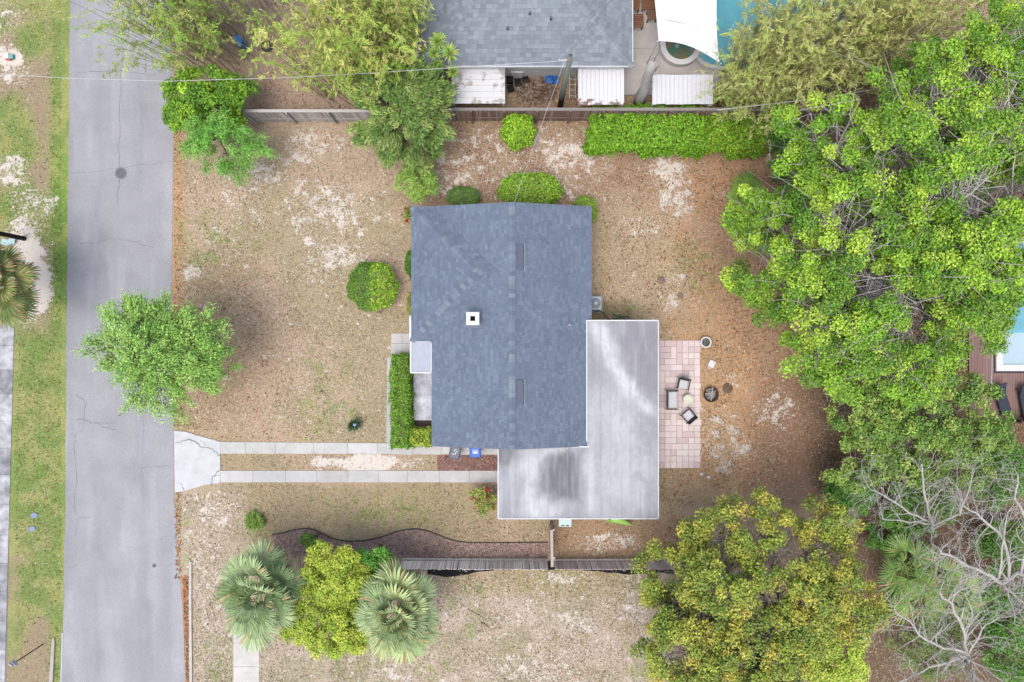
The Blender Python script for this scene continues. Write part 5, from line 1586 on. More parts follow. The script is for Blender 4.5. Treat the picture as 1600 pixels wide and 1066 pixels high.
# clutter between the sheet roofs
JB = M_attr('junk_paint', .7, .15, 6, .1, .3)
def crate(label, px, py, w, d, h, c, rz=0, name='crate', cat='crate', group='crates between the sheet roofs', lidc=None):
    t = thing(name, label, cat, P(px, py), rz, group)
    m = MB(); m.col = c
    for sx, sy, lx, ly in ((-1, 0, .03, d), (1, 0, .03, d), (0, -1, w, .03), (0, 1, w, .03)): m.box((sx * (w / 2 - .015), sy * (d / 2 - .015), h / 2), (lx, ly, h))
    m.box((0, 0, .03), (w - .06, d - .06, .04)); m.build('body', JB, t, local=True)
    if lidc:
        m = MB(); m.col = lidc; m.bbox((0, 0, h + .02), (w + .04, d + .04, .05), .02); m.build('lid', JB, t, local=True)
    else:
        m = MB(); m.col = c
        for k in range(3): m.box((0, (k - 1) * d * .28, h * .7), (w - .05, .03, .03)); m.box(((k - 1) * w * .28, 0, h * .7), (.03, d - .05, .03))
        m.build('grid', JB, t, local=True)
    return t
crate('white box with round holes, left of two beside the grey roof', 808, 117, .75, .45, .9, A(214, 214, 218), 0, 'storage_box', 'box', 'white boxes under the grey roof', A(226, 226, 230))
crate('smaller white box, right of two beside the grey roof', 838, 116, .42, .4, .9, A(206, 206, 208), 0, 'storage_box', 'box', 'white boxes under the grey roof', A(220, 220, 222))
for i, (px, py, lb) in enumerate(((797, 127, 'black plastic crate next to left white sheet roof'), (809, 131, 'black plastic crate touching the brown brush pile'), (798, 140, 'black plastic crate nearest the fence at left'), (821, 128, 'black plastic crate below the smaller white box'))):
    crate(lb, px, py, .38, .36, .35, A(40, 40, 46), .1 * i)
t = thing('tarp_bundle', 'bright blue tarp bundle among the twigs by the pole', 'tarp', P(862, 125))
X, Y = np.meshgrid(np.linspace(-.4, .4, 9), np.linspace(-.35, .35, 8)); m = MB(); m.col = A(52, 112, 190)
zz = .1 + .5 * np.exp(-(X ** 2 + Y ** 2) * 6) * NZ.fbm(X * 5 + 3, Y * 5, 3) * 1.6
m.add(list(zip(X.ravel(), Y.ravel(), zz.ravel())), [(i * 9 + j, i * 9 + j + 1, (i + 1) * 9 + j + 1, (i + 1) * 9 + j) for i in range(7) for j in range(8)]); m.build('sheet', JB, t, local=True)
t = thing('brush_pile', 'pile of dry brown twigs behind the fence between sheet roofs', 'brush pile', P(835, 146))
m = MB(); rs = random.Random(9)
for k in range(420):
    a = rs.random() * 6.28; q = math.sqrt(rs.random()); c = Vector((math.cos(a) * q * 1.1 + .1, math.sin(a) * q * .65, .1 + .9 * (1 - q) * rs.random()))
    b = rs.random() * 6.28; l = rs.uniform(.15, .5); d = Vector((math.cos(b), math.sin(b), rs.gauss(0, .35))) * l
    m.col = var(rs, rs.choice((A(150, 118, 96), A(176, 154, 136), A(110, 84, 70), A(196, 184, 172))), .2); m.tube([c - d, c + Vector((rs.gauss(0, .05), rs.gauss(0, .05), .05)), c + d], [.012, .012, .006], 3, False)
m.build('twigs', BARK, t, local=True)
t = thing('ladder', 'weathered wooden ladder lying beside the middle white sheet roof', 'ladder', P(893, 134))
m = MB(); m.col = A(196, 190, 184)
for s in (-1, 1):
    m = MB(); m.col = A(196, 190, 184); m.box((s * .17, 0, .55), (.05, 1.9, .06), tilt=(.05, 0, 0)); m.build('rail', TIMBER, t, local=True)
for k in range(6):
    m = MB(); m.col = A(186, 178, 170); m.box((0, -.8 + k * .32, .52 + .016 * k), (.34, .05, .04)); m.build('rung', TIMBER, t, local=True)
for i in range(2):
    m = MB(); m.col = A(158, 140, 126); m.box((0, 0, .05), (.06, 1.6, .05), tilt=(0, 0, .9 - 1.5 * i)); o = m.build('timber_offcut', TIMBER); o.location = P(870 - i * 8, 138 + 6 * i, .05); tag(o, ('grey timber offcut leaning towards the ladder foot', 'grey timber offcut lying under the utility pole')[i], 'timber', 'timber offcuts by the ladder')
o = MB(); o.col = (.015, .015, .017); o.tube([(math.cos(a) * .25, math.sin(a) * .25, .1) for a in np.linspace(0, 2 * math.pi, 21)], .09, 8); o = o.build('tyre', JB); o.location = P(418, 74); tag(o, 'black car tyre on the brown leaves between bamboo clumps', 'tyre')
t = thing('water_barrel', 'blue plastic barrel standing among grey bamboo canes', 'barrel', P(381, 72))
m = MB(); m.col = A(70, 140, 200); m.lathe((0, 0, 0), [(.26, 0), (.3, .3), (.3, .6), (.26, .9), (.22, .92)], 18); m.build('body', JB, t, local=True)
# loungers and screen by the right pool
def lounger(label, px, py, rz):
    t = thing('sun_lounger', label, 'sun lounger', P(px, py, .12), rz, 'black loungers on the deck')
    m = MB(); m.bbox((0, -.25, .33), (.62, 1.35, .07), .03); m.build('mattress', BLACKF, t, local=True)
    m = MB(); m.box((0, .72, .46), (.62, .7, .06), tilt=(.45, 0, 0)); m.build('backrest', BLACKF, t, local=True)
    m = MB(); m.box((0, 1.04, .6), (.74, .06, .05)); m.build('headbar', PLASTIC, t, local=True)
    for s in (-1, 1):
        m = MB(); m.box((s * .3, 0, .27), (.04, 1.9, .05)); m.build('rail', PLASTIC, t, local=True)
        for f in (-1, 1): m = MB(); m.box((s * .3, f * .8, .13), (.04, .04, .25)); m.build('leg', PLASTIC, t, local=True)
BLACKF = M_plain('black_fabric', A(58, 62, 78), .8, .1, 12, .15)
lounger('black sun lounger left of another below the white pool corner', 1561, 626, R(18))
lounger('black sun lounger at the right edge on the brown deck', 1597, 628, R(10))
m = MB(); m.tube([P(1552, 490, 2.6), P(1548, 615, 2.5)], .045, 8); m.tube([P(1548, 616, 2.5), P(1548, 616, 0)], .045, 8); m.tube([P(1552, 489, 2.6), P(1552, 489, 0)], .045, 8)
tag(m.build('metal_rail', M_plain('grey_metal', A(170, 170, 176), .5, .05, 5, .02)), 'thin pale metal rail over the deck left of the pool', 'rail')
fence('dark board fence at the lower end of the brown deck', (1572, 657), (1700, 660), 1.2, [A(70, 60, 66), A(84, 72, 74)], 1, None, A(110, 96, 100), 2.0, .14, 9)

for px, py, lb in ((1096, 741, 'small white paper scrap lying below the pink patio, left of two'), (1107, 746, 'small white paper scrap lying below the pink patio, right of two')):
    m = MB(); m.col = A(232, 230, 226)
    m.add([(-.1, -.06, .01), (.09, -.09, .03), (.12, .07, .02), (0, .11, .06), (-.11, .05, .02)], [(0, 1, 3), (1, 2, 3), (0, 3, 4)])
    o = m.build('paper_scrap', JB); o.location = P(px, py, .02); tag(o, lb, 'litter', 'paper scraps by the patio')
m = MB(); m.col = A(206, 190, 160); m.tube([P(730, 953, .05), P(743, 960, .07), P(759, 969, .05)], .03, 5); m.tube([P(748, 962, .06), P(756, 958, .06)], .015, 4)
tag(m.build('stick', BARK), 'pale fallen stick on the sandy lot right of the fan palm', 'stick')
m = MB(); m.col = A(120, 100, 86); m.tube([P(752, 972, .04), P(760, 977, .05), P(764, 982, .04)], .022, 5)
tag(m.build('stick', BARK), 'short dark fallen stick on the sandy lot below the pale stick', 'stick')
# ------------------------------------------------------------------ planting
G = lambda *a: [A(*x, k=LEAFK) for x in a]
GD = lambda *a: [A(*x) for x in a]
OAK = G((116, 166, 44), (148, 194, 56), (86, 136, 38), (188, 214, 78), (64, 106, 32), (162, 200, 60), (74, 118, 36))
GREYB = A(206, 200, 196)
# the big oak over the right boundary: several crown masses on one trunk
def region_centers(rs, blobs, n, gap=0.0, gscale=.5, seed=0):
    """blobs: (px, py, rx, ry, z, rz) masses of one crown, in photo pixels and metres"""
    w = np.array([b[2] * b[3] for b in blobs]); w = w / w.sum(); out = []
    for b, k in zip(blobs, (w * n).astype(int) + 1):
        c = P(b[0], b[1], b[4]); f = (H - b[4]) / H / S
        out.append(crown_centers(rs, c, b[2] * f, b[3] * f, b[5], k, .22, .35, gap, gscale, seed))
    return np.concatenate(out)
rs = np.random.RandomState(77)
oak_bl = [(1290, 230, 85, 90, 9.0, 1.6), (1250, 330, 95, 75, 8.5, 1.5), (1200, 350, 72, 45, 7.0, .9), (1205, 450, 75, 60, 7.5, 1.3), (1330, 420, 130, 130, 10.5, 1.8), (1300, 540, 85, 75, 9.0, 1.5), (1400, 560, 105, 70, 9.0, 1.5),
          (1440, 250, 120, 90, 11.0, 1.8), (1470, 400, 110, 120, 10.5, 1.8), (1520, 480, 60, 70, 9.0, 1.5), (1540, 300, 90, 120, 10.5, 1.8), (1480, 130, 110, 70, 10.0, 1.6), (1570, 90, 70, 95, 9.5, 1.6), (1590, 420, 40, 60, 9.5, 1.5), (1640, 250, 70, 170, 9.5, 1.6), (1290, 590, 30, 28, 7.5, .6)]
cen = np.concatenate([region_centers(rs, oak_bl, 900, .30, .55, 3), region_centers(rs, [(b[0], b[1], b[2] * .95, b[3] * .95, b[4] - 2.0, .8) for b in oak_bl], 320, .25, .6, 5)])
ob = P(1365, 440, 0)
oak = tree('oak_tree', 'huge bright green oak with pale grey limbs filling the upper right', 'tree', 78, ob, (ob.x + .3, ob.y + .2, 3.6), cen, rs.uniform(.36, .62, len(cen)), 230, OAK, GREYB, .48, (.09, .16), .6, .55, .75, n_main=16, tw=2, tw_r=.014, jit=.2, wob=.16)
# street tree leaning over the road
SPRING = G((140, 184, 86), (160, 200, 100), (116, 166, 70), (176, 208, 116))
rs = np.random.RandomState(12)
cen = region_centers(rs, [(262, 545, 88, 65, 5.2, 1.6), (222, 500, 55, 42, 5.0, 1.2), (300, 520, 60, 40, 4.8, 1.2), (205, 604, 36, 38, 4.2, .8), (168, 545, 36, 24, 4.4, .7), (338, 575, 36, 42, 4.4, .8), (265, 630, 36, 32, 4.0, .7), (230, 470, 34, 26, 5.0, .8), (252, 556, 98, 62, 4.6, 1.2), (262, 545, 78, 66, 5.0, 1.2)], 400, .32, .8, 8)
sb = P(284, 560, 0)
tree('street_tree', 'fresh green tree whose crown leans over the grey road', 'tree', 13, sb, (sb.x - .2, sb.y, 1.8), cen, rs.uniform(.26, .44, len(cen)), 110, SPRING, A(120, 110, 100), .13, (.10, .18), .4, .7, .6, n_main=9, jit=.22, outw=True)
# fine leafed young tree beside the dark bush
FINE = G((118, 180, 70), (136, 196, 86), (98, 160, 62), (160, 196, 104))
rs = np.random.RandomState(14)
cen = region_centers(rs, [(355, 228, 62, 40, 3.2, .9), (320, 235, 34, 24, 2.8, .6), (395, 235, 32, 22, 2.8, .6), (368, 265, 28, 18, 2.5, .5), (345, 205, 46, 24, 3.2, .7)], 90, .25, .8, 4)
sb = P(358, 225, 0)
tree('young_tree', 'feathery light green young tree at the top of front lawn', 'tree', 15, sb, (sb.x, sb.y, 1.2), cen, .34, 170, FINE, A(130, 122, 110), .08, (.10, .2), .2, .7, .5, jit=.22, n_main=7, outw=True)
# glossy dark and lime bush by the road
GLOSS = G((86, 134, 40), (122, 172, 44), (160, 200, 56), (70, 112, 38))
loose_bush('viburnum_bush', 'dense glossy bush of dark and lime leaves beside the road', 'bush', 16, 332, 160, 2.4, 78, 58, 1.2, 90, 190, GLOSS, (.11, .2), .55, .42, lump=.25, up=.6)
loose_bush('low_bush', 'low bright bush at the road corner below the bamboo canes', 'bush', 17, 282, 180, 1.4, 30, 28, .7, 26, 160, GLOSS, (.1, .18), .55, .35)
# bamboo clumps
BAM = G((180, 192, 86), (202, 198, 112), (142, 180, 66), (212, 202, 128), (156, 192, 76), (128, 168, 64)); CANE = GD((196, 176, 130), (176, 160, 116), (206, 196, 160), (160, 166, 100))
GREYCANE = GD((204, 192, 176), (184, 172, 160), (214, 206, 196))
bamboo('bamboo_clump', 'tan and green bamboo clump with bare canes leaning over the road top', 31, [(340, 100, 38, 34), (370, 60, 40, 40), (330, 60, 30, 40)], 170, 7.5, 1.2, BAM + G((96, 140, 60), (120, 160, 64)), CANE + GREYCANE, 110, (-.18, .05), (.16, .3), .02, .7, group='bamboo clumps behind the fence', sweep=.3)
bamboo('bamboo_clump', 'grey leafless bamboo canes standing between two leafy clumps', 32, [(398, 50, 24, 50), (440, 20, 30, 40)], 70, 6.0, .8, G((176, 168, 110)), GREYCANE, 10, (.0, .1), (.14, .24), .018, .4, group='bamboo clumps behind the fence')
bamboo('bamboo_clump', 'big yellow green bamboo clump left of the grey roof', 33, [(600, 130, 50, 40), (590, 105, 44, 40), (635, 95, 36, 50), (560, 152, 56, 20)], 330, 8.0, 1.3, BAM, CANE, 95, (-.05, .06), (.18, .34), .018, .75, group='bamboo clumps behind the fence', sweep=.25)
bamboo('bamboo_clump', 'wide olive bamboo thicket right of the turquoise pool', 34, [(1150, 165, 44, 26), (1220, 160, 60, 30), (1300, 130, 60, 44), (1370, 110, 60, 50), (1180, 120, 50, 30), (1215, 95, 60, 30), (1280, 80, 50, 30)], 540, 8.0, 1.5, G((178, 194, 98), (192, 196, 116), (150, 176, 78), (206, 202, 136), (164, 160, 104)), CANE + G((140, 112, 88), (150, 126, 100)), 75, (.1, .08), (.2, .36), .016, .8, group='bamboo clumps behind the fence', sweep=.5)
bamboo('bamboo_clump', 'sparse feathery bamboo drooping over the fence beside white sheet roof', 35, [(1165, 180, 36, 14), (1140, 150, 26, 26)], 110, 5.5, 1.3, G((176, 188, 104), (150, 170, 84), (196, 190, 130)), CANE, 80, (-.06, -.02), (.16, .3), .012, .85, group='bamboo clumps behind the fence', sweep=.4)
# dark layered shrub mass over the fence
rs = np.random.RandomState(36)
cen = region_centers(rs, [(632, 190, 66, 62, 3.6, 1.3), (610, 150, 56, 42, 3.6, 1.0), (660, 150, 42, 46, 3.6, 1.0), (640, 235, 44, 24, 2.6, .7), (680, 195, 30, 26, 3.0, .7), (590, 205, 36, 24, 3.0, .7)], 210, .3, .9, 2)
sb = P(640, 200, 0)
tree('layered_shrub_tree', 'dark green layered shrub tree spilling over fence below the bamboo', 'tree', 37, sb, (sb.x, sb.y, 1.4), cen, .36, 190, G((104, 140, 62), (144, 168, 86), (78, 114, 52), (176, 188, 112), (96, 132, 60)), A(110, 96, 84), .16, (.16, .32), .22, .35, .8, n_main=9, outw=True, jit=.24)
# yucca
t = thing('yucca', 'spiky yellow green yucca rosettes over the corner of grey roof', 'yucca', P(715, 112))
YUC = G((150, 190, 88), (176, 206, 110), (196, 200, 96), (126, 170, 84))
mbt = MB(); mbt.col = A(150, 130, 110); b0 = P(715, 112)
for (px, py, z, L) in ((684, 66, 4.6, 0.62), (703, 84, 4.4, 0.66), (684, 104, 3.6, .5), (708, 113, 3.2, .5), (697, 142, 2.4, .42), (678, 84, 4.0, .5)):
    m = MB(); c = P(px, py, z); rosette_mb(m, random.Random(int(px)), c, 62, L, .028, YUC); m.build('rosette', LEAF, t)
    mbt.tube([b0, b0.lerp(c, .5) + Vector((0, 0, .4)), c], [.09, .07, .05], 6)
mbt.build('trunk', BARK, t)
# clipped shrubs and hedges
HEDGE = G((112, 162, 40), (136, 188, 48), (84, 134, 36), (156, 202, 62))
BALL = G((112, 162, 40), (150, 194, 52), (86, 132, 36), (176, 208, 78))
def halves(q, col, rs):
    k = sstep(-.1, .12, q[:, 0] + .25 * (NZ.v(q[:, 1] * 3, q[:, 2] * 3) - .5))[:, None]
    return col * (np.array([.5, .62, .7]) * (1 - k) + np.array([1.2, 1.14, 1.0]) * k)
clipped('round_shrub', 'big clipped round shrub, half dark half lime, on front lawn', 'shrub', 41, P(583, 447) * .98, 'ball', (1.42, 1.40, 1.1), 9000, BALL, (.07, .13), .5, .11, colf=halves)
clipped('oval_shrub', 'large oval clipped shrub at the house gable under the cable', 'shrub', 42, P(828, 302), 'ball', (1.85, 1.0, .95), 9000, BALL, (.07, .13), .5, .11)
clipped('round_shrub', 'smaller dull green round shrub left of the gable peak', 'shrub', 43, P(724, 311), 'ball', (.95, .62, .62), 4200, G((104, 140, 66), (88, 124, 58), (124, 156, 80)), (.07, .12), .5, .1)
clipped('round_shrub', 'small yellow green shrub tucked against the right gable corner', 'shrub', 44, P(912, 332), 'ball', (.75, .85, .65), 4000, G((136, 168, 60), (110, 146, 52), (164, 190, 84)), (.07, .13), .4, .1)
clipped('upright_shrub', 'bright green upright shrub standing alone before the fence', 'shrub', 45, P(809, 210), 'ball', (.98, 1.05, .9), 6000, HEDGE + G((186, 206, 60)), (.10, .18), .45, .14)
clipped('hedge', 'long bright green clipped hedge along the upper fence', 'hedge', 46, P(1005, 209), 'box', (6.7, 2.5, 1.3), 26000, HEDGE, (.09, .18), .5, .4)
clipped('hedge', 'right end block of hedge with yellow leaves under the bamboo', 'hedge', 47, P(1140, 212), 'box', (3.6, 2.4, 1.15), 13000, HEDGE + G((176, 196, 60), (110, 150, 50)), (.09, .18), .5, .45)
LH = G((100, 148, 48), (128, 172, 58), (80, 126, 42), (150, 186, 72))
clipped('hedge', 'narrow clipped hedge along the porch and front path', 'hedge', 48, P(629, 626), 'box', (1.12, 5.5, 1.0), 14000, LH, (.07, .13), .5, .12)
clipped('hedge', 'short hedge with yellow leaves at the house corner', 'hedge', 49, P(659, 681), 'box', (1.35, 1.05, .9), 5000, LH + G((214, 206, 74), (196, 204, 84)), (.07, .13), .5, .12)
clipped('wall_shrub', 'small dark shrub pressed against left wall above the round shrub', 'shrub', 50, P(646, 414), 'ball', (.42, .75, .6), 2200, G((88, 136, 50), (70, 112, 42)), (.08, .14), .5, .15)
clipped('wall_shrub', 'scrappy green shrub against left wall below the round shrub', 'shrub', 51, P(646, 476), 'ball', (.35, .7, .4), 1000, G((120, 150, 60), (150, 150, 70)), (.09, .15), .4, .25)
loose_bush('flowering_shrub', 'feathery light green shrub at the house upper left corner', 'shrub', 52, 652, 284, 1.7, 36, 44, .8, 48, 120, G((140, 176, 74), (168, 196, 98), (112, 150, 60)), (.12, .24), .22, .36, lump=.35)
def red_blooms(pts):
    def f(rs):
        C = []; 
        for a, b, z in pts: C.append(np.array(P(a, b, z)) + rs.randn(22, 3) * np.array([.06, .06, .05]))
        C = np.concatenate(C); n = len(C); N = rs.randn(n, 3); N[:, 2] += 1
        s = rs.uniform(.09, .15, n); c = np.array(A(206, 32, 54)) * (1 + .2 * rs.randn(n, 1))
        return C, N, rs.randn(n, 3), s, s * .8, np.clip(c, 0, 1)
    return f
loose_bush('rose_bush', 'loose rose bush with red flowers beside the flat roof', 'bush', 53, 758, 782, .9, 24, 26, .5, 26, 55, G((150, 176, 70), (120, 150, 66), (176, 190, 84), (150, 120, 84)), (.09, .16), .5, .26, extra=red_blooms([(761, 765, 1.3), (762, 778, 1.35), (746, 793, 1.1), (752, 800, 1.0), (771, 790, 1.1), (738, 779, 1.0)]))
loose_bush('rose_bush', 'few leaves and red bloom beside the roof upper left corner', 'bush', 54, 637, 336, .6, 10, 14, .3, 7, 40, G((130, 150, 66), (150, 160, 80)), (.09, .15), .5, .18, extra=red_blooms([(636, 345, .8), (634, 328, .7)]))
loose_bush('weed_clump', 'small green weed clump on the bare lower lawn', 'weed', 55, 398, 813, .25, 20, 17, .2, 22, 80, G((112, 146, 60), (134, 164, 72)), (.1, .18), .25, .2)
loose_bush('small_bush', 'small dark green bush on the brown mulch beside the palm', 'bush', 56, 487, 845, .7, 21, 17, .4, 22, 110, G((92, 132, 48), (130, 160, 60), (70, 104, 40)), (.1, .17), .4, .22)
# shrubs at the front: yellow green tree between two palms
YG = G((186, 202, 72), (166, 190, 66), (204, 212, 94), (136, 168, 58))
rs = np.random.RandomState(61)
cen = region_centers(rs, [(520, 900, 62, 50, 3.4, .9), (515, 980, 56, 46, 3.4, .9), (540, 1010, 30, 26, 3.0, .6), (500, 870, 30, 26, 3.2, .6), (560, 950, 36, 66, 3.0, .8), (520, 945, 74, 84, 3.0, .7)], 280, .15, .9, 6)
sb = P(535, 930, 0)
tree('yellow_green_tree', 'bright yellow green small tree between the two fan palms', 'tree', 62, sb, (sb.x, sb.y, 1.4), cen, .36, 200, YG, A(140, 130, 110), .11, (.09, .16), .5, .65, .6, jit=.16)
loose_bush('green_shrub', 'fresh green rounded shrub behind the right fan palm', 'shrub', 63, 578, 878, 2.2, 46, 26, .8, 46, 200, G((104, 166, 62), (126, 184, 74), (88, 146, 56)), (.09, .16), .5, .36)
# fan palms
PALM = G((142, 164, 112), (160, 180, 130), (124, 148, 98), (174, 190, 132))
palm('fan_palm', 'left grey green fan palm beside the yellow green tree', 71, 407, 925, 4.0, 1.5, 1.35, 26, PALM, .18, .03, lo=-20, hi=84, group='fan palms')
palm('fan_palm', 'right grey green fan palm with full round crown', 72, 622, 957, 4.2, 1.45, 1.28, 34, PALM, 0.18, .08, lo=-24, hi=86, group='fan palms')
palm('fan_palm', 'brown edged palm cut by the left picture edge', 73, -18, 440, 5.0, 1.5, 1.15, 34, G((108, 126, 70), (126, 140, 78), (150, 134, 78), (92, 112, 62)), .2, .22, lo=-35, hi=75, group='fan palms', base=P(4, 442))
PALG = G((140, 172, 92), (160, 186, 108), (122, 156, 82))
for i, (px, py, z, lb) in enumerate(((1415, 885, 1.6, 'upper left green palmetto below the bare branches'), (1462, 905, 1.5, 'upper right green palmetto below the bare branches'), (1432, 930, 1.3, 'lower left green palmetto beside the yellow oak'), (1492, 930, 1.3, 'lower right green palmetto under the bare branches'))):
    palm('palmetto', lb, 80 + i, px, py, z, .95, 1.25, 9, PALG, .12, .10, lo=-12, hi=62, group='palmettos under the bare trees', span=105, nl=22, lw=.032)
palm('palmetto', 'small palmetto at the left edge of the big oak', 86, 1168, 302, 1.1, .6, .7, 18, G((124, 158, 62), (140, 170, 72), (100, 136, 54)), .1, .05, lo=-8, hi=70, span=120)
# shade shrubs along the upper right fence
loose_bush('shade_shrub', 'dark green shrub between hedge end and big oak', 'shrub', 91, 1226, 222, 1.4, 34, 44, .8, 44, 120, G((78, 118, 48), (96, 140, 58), (64, 100, 42)), (.1, .18), .5, .36)
loose_bush('shade_shrub', 'dark shrub under the left limbs of big oak', 'shrub', 92, 1232, 268, 1.4, 36, 34, .8, 34, 110, G((70, 108, 44), (90, 132, 54), (120, 150, 64)), (.1, .18), .5, .36)
# green thicket on the right boundary
TH = G((120, 160, 66), (148, 178, 78), (96, 138, 58), (172, 190, 96), (84, 124, 54))
rs = np.random.RandomState(93)
cen = region_centers(rs, [(1350, 650, 66, 60, 4.0, 1.2), (1430, 640, 76, 62, 4.4, 1.3), (1510, 650, 66, 66, 4.2, 1.3), (1340, 720, 56, 50, 3.6, 1.1), (1420, 715, 70, 50, 3.6, 1.1), (1500, 720, 60, 44, 3.4, 1.0), (1550, 680, 26, 50, 3.6, .9)], 330, .34, .8, 11)
sb = P(1430, 680, 0)
tree('thicket_tree', 'broad speckled green tree below big oak by the deck', 'tree', 94, sb, (sb.x, sb.y, 1.6), cen, .42, 150, TH, A(150, 140, 130), .16, (.10, .19), .55, .6, .55, n_main=12, tw=1, jit=.24)
DK = G((92, 140, 54), (72, 118, 46), (112, 158, 66))
loose_bush('dark_shrub', 'dark green shrub along the bare yard, below the speckled tree', 'shrub', 95, 1328, 765, 2.0, 46, 50, .9, 62, 160, DK, (.1, .18), .5, .4)
loose_bush('dark_shrub', 'dark green shrub beneath the upper bare white tree', 'shrub', 96, 1440, 790, 1.6, 76, 44, .8, 62, 130, DK + G((130, 150, 76)), (.1, .18), .5, .42)
loose_bush('dark_shrub', 'dark green shrub at the right edge below the deck', 'shrub', 97, 1570, 745, 1.8, 60, 62, .9, 62, 130, DK, (.1, .18), .5, .42)
loose_bush('dark_shrub', 'dark green undergrowth shrub at the right edge, middle of bare trees', 'shrub', 98, 1575, 850, 1.4, 60, 62, .8, 56, 120, DK + G((130, 150, 80)), (.1, .18), .5, .42)
loose_bush('dark_shrub', 'dark green shrub in the lower right picture corner', 'shrub', 99, 1580, 990, 1.6, 56, 90, .9, 74, 120, DK, (.1, .18), .5, .42)
loose_bush('dark_shrub', 'low dark green shrub between the upper bare tree and the palmettos', 'shrub', 104, 1400, 838, 1.0, 56, 40, .6, 44, 120, DK, (.1, .18), .5, .38)
loose_bush('dark_shrub', 'low dark green shrub right of the palmettos under pale limbs', 'shrub', 105, 1530, 940, 1.0, 44, 48, .6, 44, 120, DK + G((120, 150, 76)), (.1, .18), .5, .38)
loose_bush('pale_weeds', 'pale green weedy plant under the lowest bare tree', 'weed', 100, 1460, 1010, .8, 70, 60, .5, 80, 90, G((120, 150, 76), (146, 166, 96), (104, 132, 66)), (.12, .22), .2, .4)
# yellow green oak at the bottom
YO = G((158, 172, 68), (132, 156, 60), (188, 188, 80), (102, 132, 52), (190, 174, 74), (86, 116, 46))
rs = np.random.RandomState(101)
cen = region_centers(rs, [(1165, 820, 68, 54, 6.0, 1.3), (1042, 895, 58, 46, 5.2, 1.1), (1135, 905, 76, 56, 7.2, 1.4), (1075, 1000, 84, 74, 6.3, 1.5), (1180, 1000, 74, 62, 7.0, 1.5), (1275, 920, 76, 56, 6.5, 1.4), (1290, 822, 56, 42, 5.2, 1.1), (1330, 950, 52, 52, 5.6, 1.2), (1240, 975, 60, 50, 6.5, 1.3), (1100, 1070, 90, 44, 6.0, 1.3), (1200, 1080, 80, 50, 6.0, 1.3), (1100, 845, 44, 44, 5.6, 1.0), (1030, 960, 34, 40, 5.0, .8), (1150, 1140, 120, 60, 5.8, 1.3)], 640, .335, .75, 21)
sb = P(1175, 935, 0)
tree('yellow_oak_tree', 'broad oak with yellow green leaves filling the lower right middle', 'tree', 102, sb, (sb.x, sb.y, 2.6), cen, rs.uniform(.34, .56, len(cen)), 170, YO, A(150, 140, 132), .34, (.10, .18), .6, .6, .7, n_main=14, tw=1, jit=.2, wob=.15)
loose_bush('pale_yellow_shrub', 'pale lime shrub with large leaves at the bottom edge', 'shrub', 103, 1290, 1025, 3.0, 78, 62, 1.1, 90, 170, G((196, 212, 86), (176, 200, 76), (212, 220, 116), (140, 172, 62)), (.11, .19), .6, .42, up=.6)
# bare white trees
BW = A(208, 203, 198)
def pts(*q): return [P(*p) for p in q]
bare_tree('bare_tree', 'upper leafless white tree spreading over the dark green shrubs', 111, P(1462, 838), [
    (pts((1462, 838, 0), (1458, 830, 2.2), (1455, 812, 3.4), (1443, 770, 4.6), (1440, 725, 5.6)), .10, 2), (pts((1455, 815, 3.2), (1420, 800, 4.2), (1385, 775, 5.0), (1360, 765, 5.6)), .07, 2),
    (pts((1458, 822, 2.8), (1500, 805, 4.0), (1512, 775, 4.8), (1520, 735, 5.4)), .07, 2), (pts((1456, 818, 3.0), (1420, 815, 4.0), (1380, 812, 4.6)), .06, 2), (pts((1500, 806, 4), (1505, 770, 4.6), (1480, 745, 5.2)), .04, 1)], BW, 'leafless white trees')
bare_tree('bare_tree', 'leafless white tree at the right edge with thick pale limbs', 112, P(1600, 915), [
    (pts((1600, 915, 0), (1608, 905, 2.4), (1590, 895, 3.6), (1567, 915, 4.6), (1540, 895, 5.4), (1500, 875, 6.0), (1470, 865, 6.4)), .15, 2), (pts((1575, 905, 4.2), (1570, 845, 5.4), (1535, 810, 6.2), (1505, 790, 6.6)), .09, 2),
    (pts((1595, 896, 3.6), (1610, 830, 5.0), (1585, 780, 6.0), (1590, 740, 6.6)), .09, 2), (pts((1567, 915, 4.6), (1590, 935, 5.2), (1615, 950, 5.6)), .08, 1), (pts((1560, 905, 4.8), (1565, 860, 5.4), (1575, 800, 6.2)), .06, 2), (pts((1540, 895, 5.4), (1510, 900, 5.8), (1475, 890, 6.2)), .04, 1)], BW, 'leafless white trees')
bare_tree('bare_tree', 'lowest leafless white tree over the pale weeds at the bottom', 113, P(1502, 1040), [
    (pts((1502, 1040, 0), (1510, 1035, 2.2), (1512, 1020, 3.2), (1505, 985, 4.4), (1485, 945, 5.2), (1468, 925, 5.8)), .13, 2), (pts((1512, 1020, 3.2), (1475, 1012, 4.2), (1445, 1000, 4.9), (1420, 970, 5.4), (1398, 955, 5.8)), .09, 2),
    (pts((1511, 1024, 3.0), (1480, 1035, 4.0), (1440, 1048, 4.6), (1405, 1066, 5.0)), .08, 2), (pts((1512, 1022, 3.1), (1535, 985, 4.2), (1560, 965, 5.0)), .06, 2), (pts((1508, 1030, 2.6), (1520, 1055, 3.6), (1528, 1090, 4.4)), .09, 2), (pts((1511, 1026, 3), (1545, 1050, 4.0), (1575, 1070, 4.8)), .06, 2), (pts((1508, 1000, 3.9), (1520, 960, 4.8), (1508, 930, 5.4)), .05, 1)], BW, 'leafless white trees')

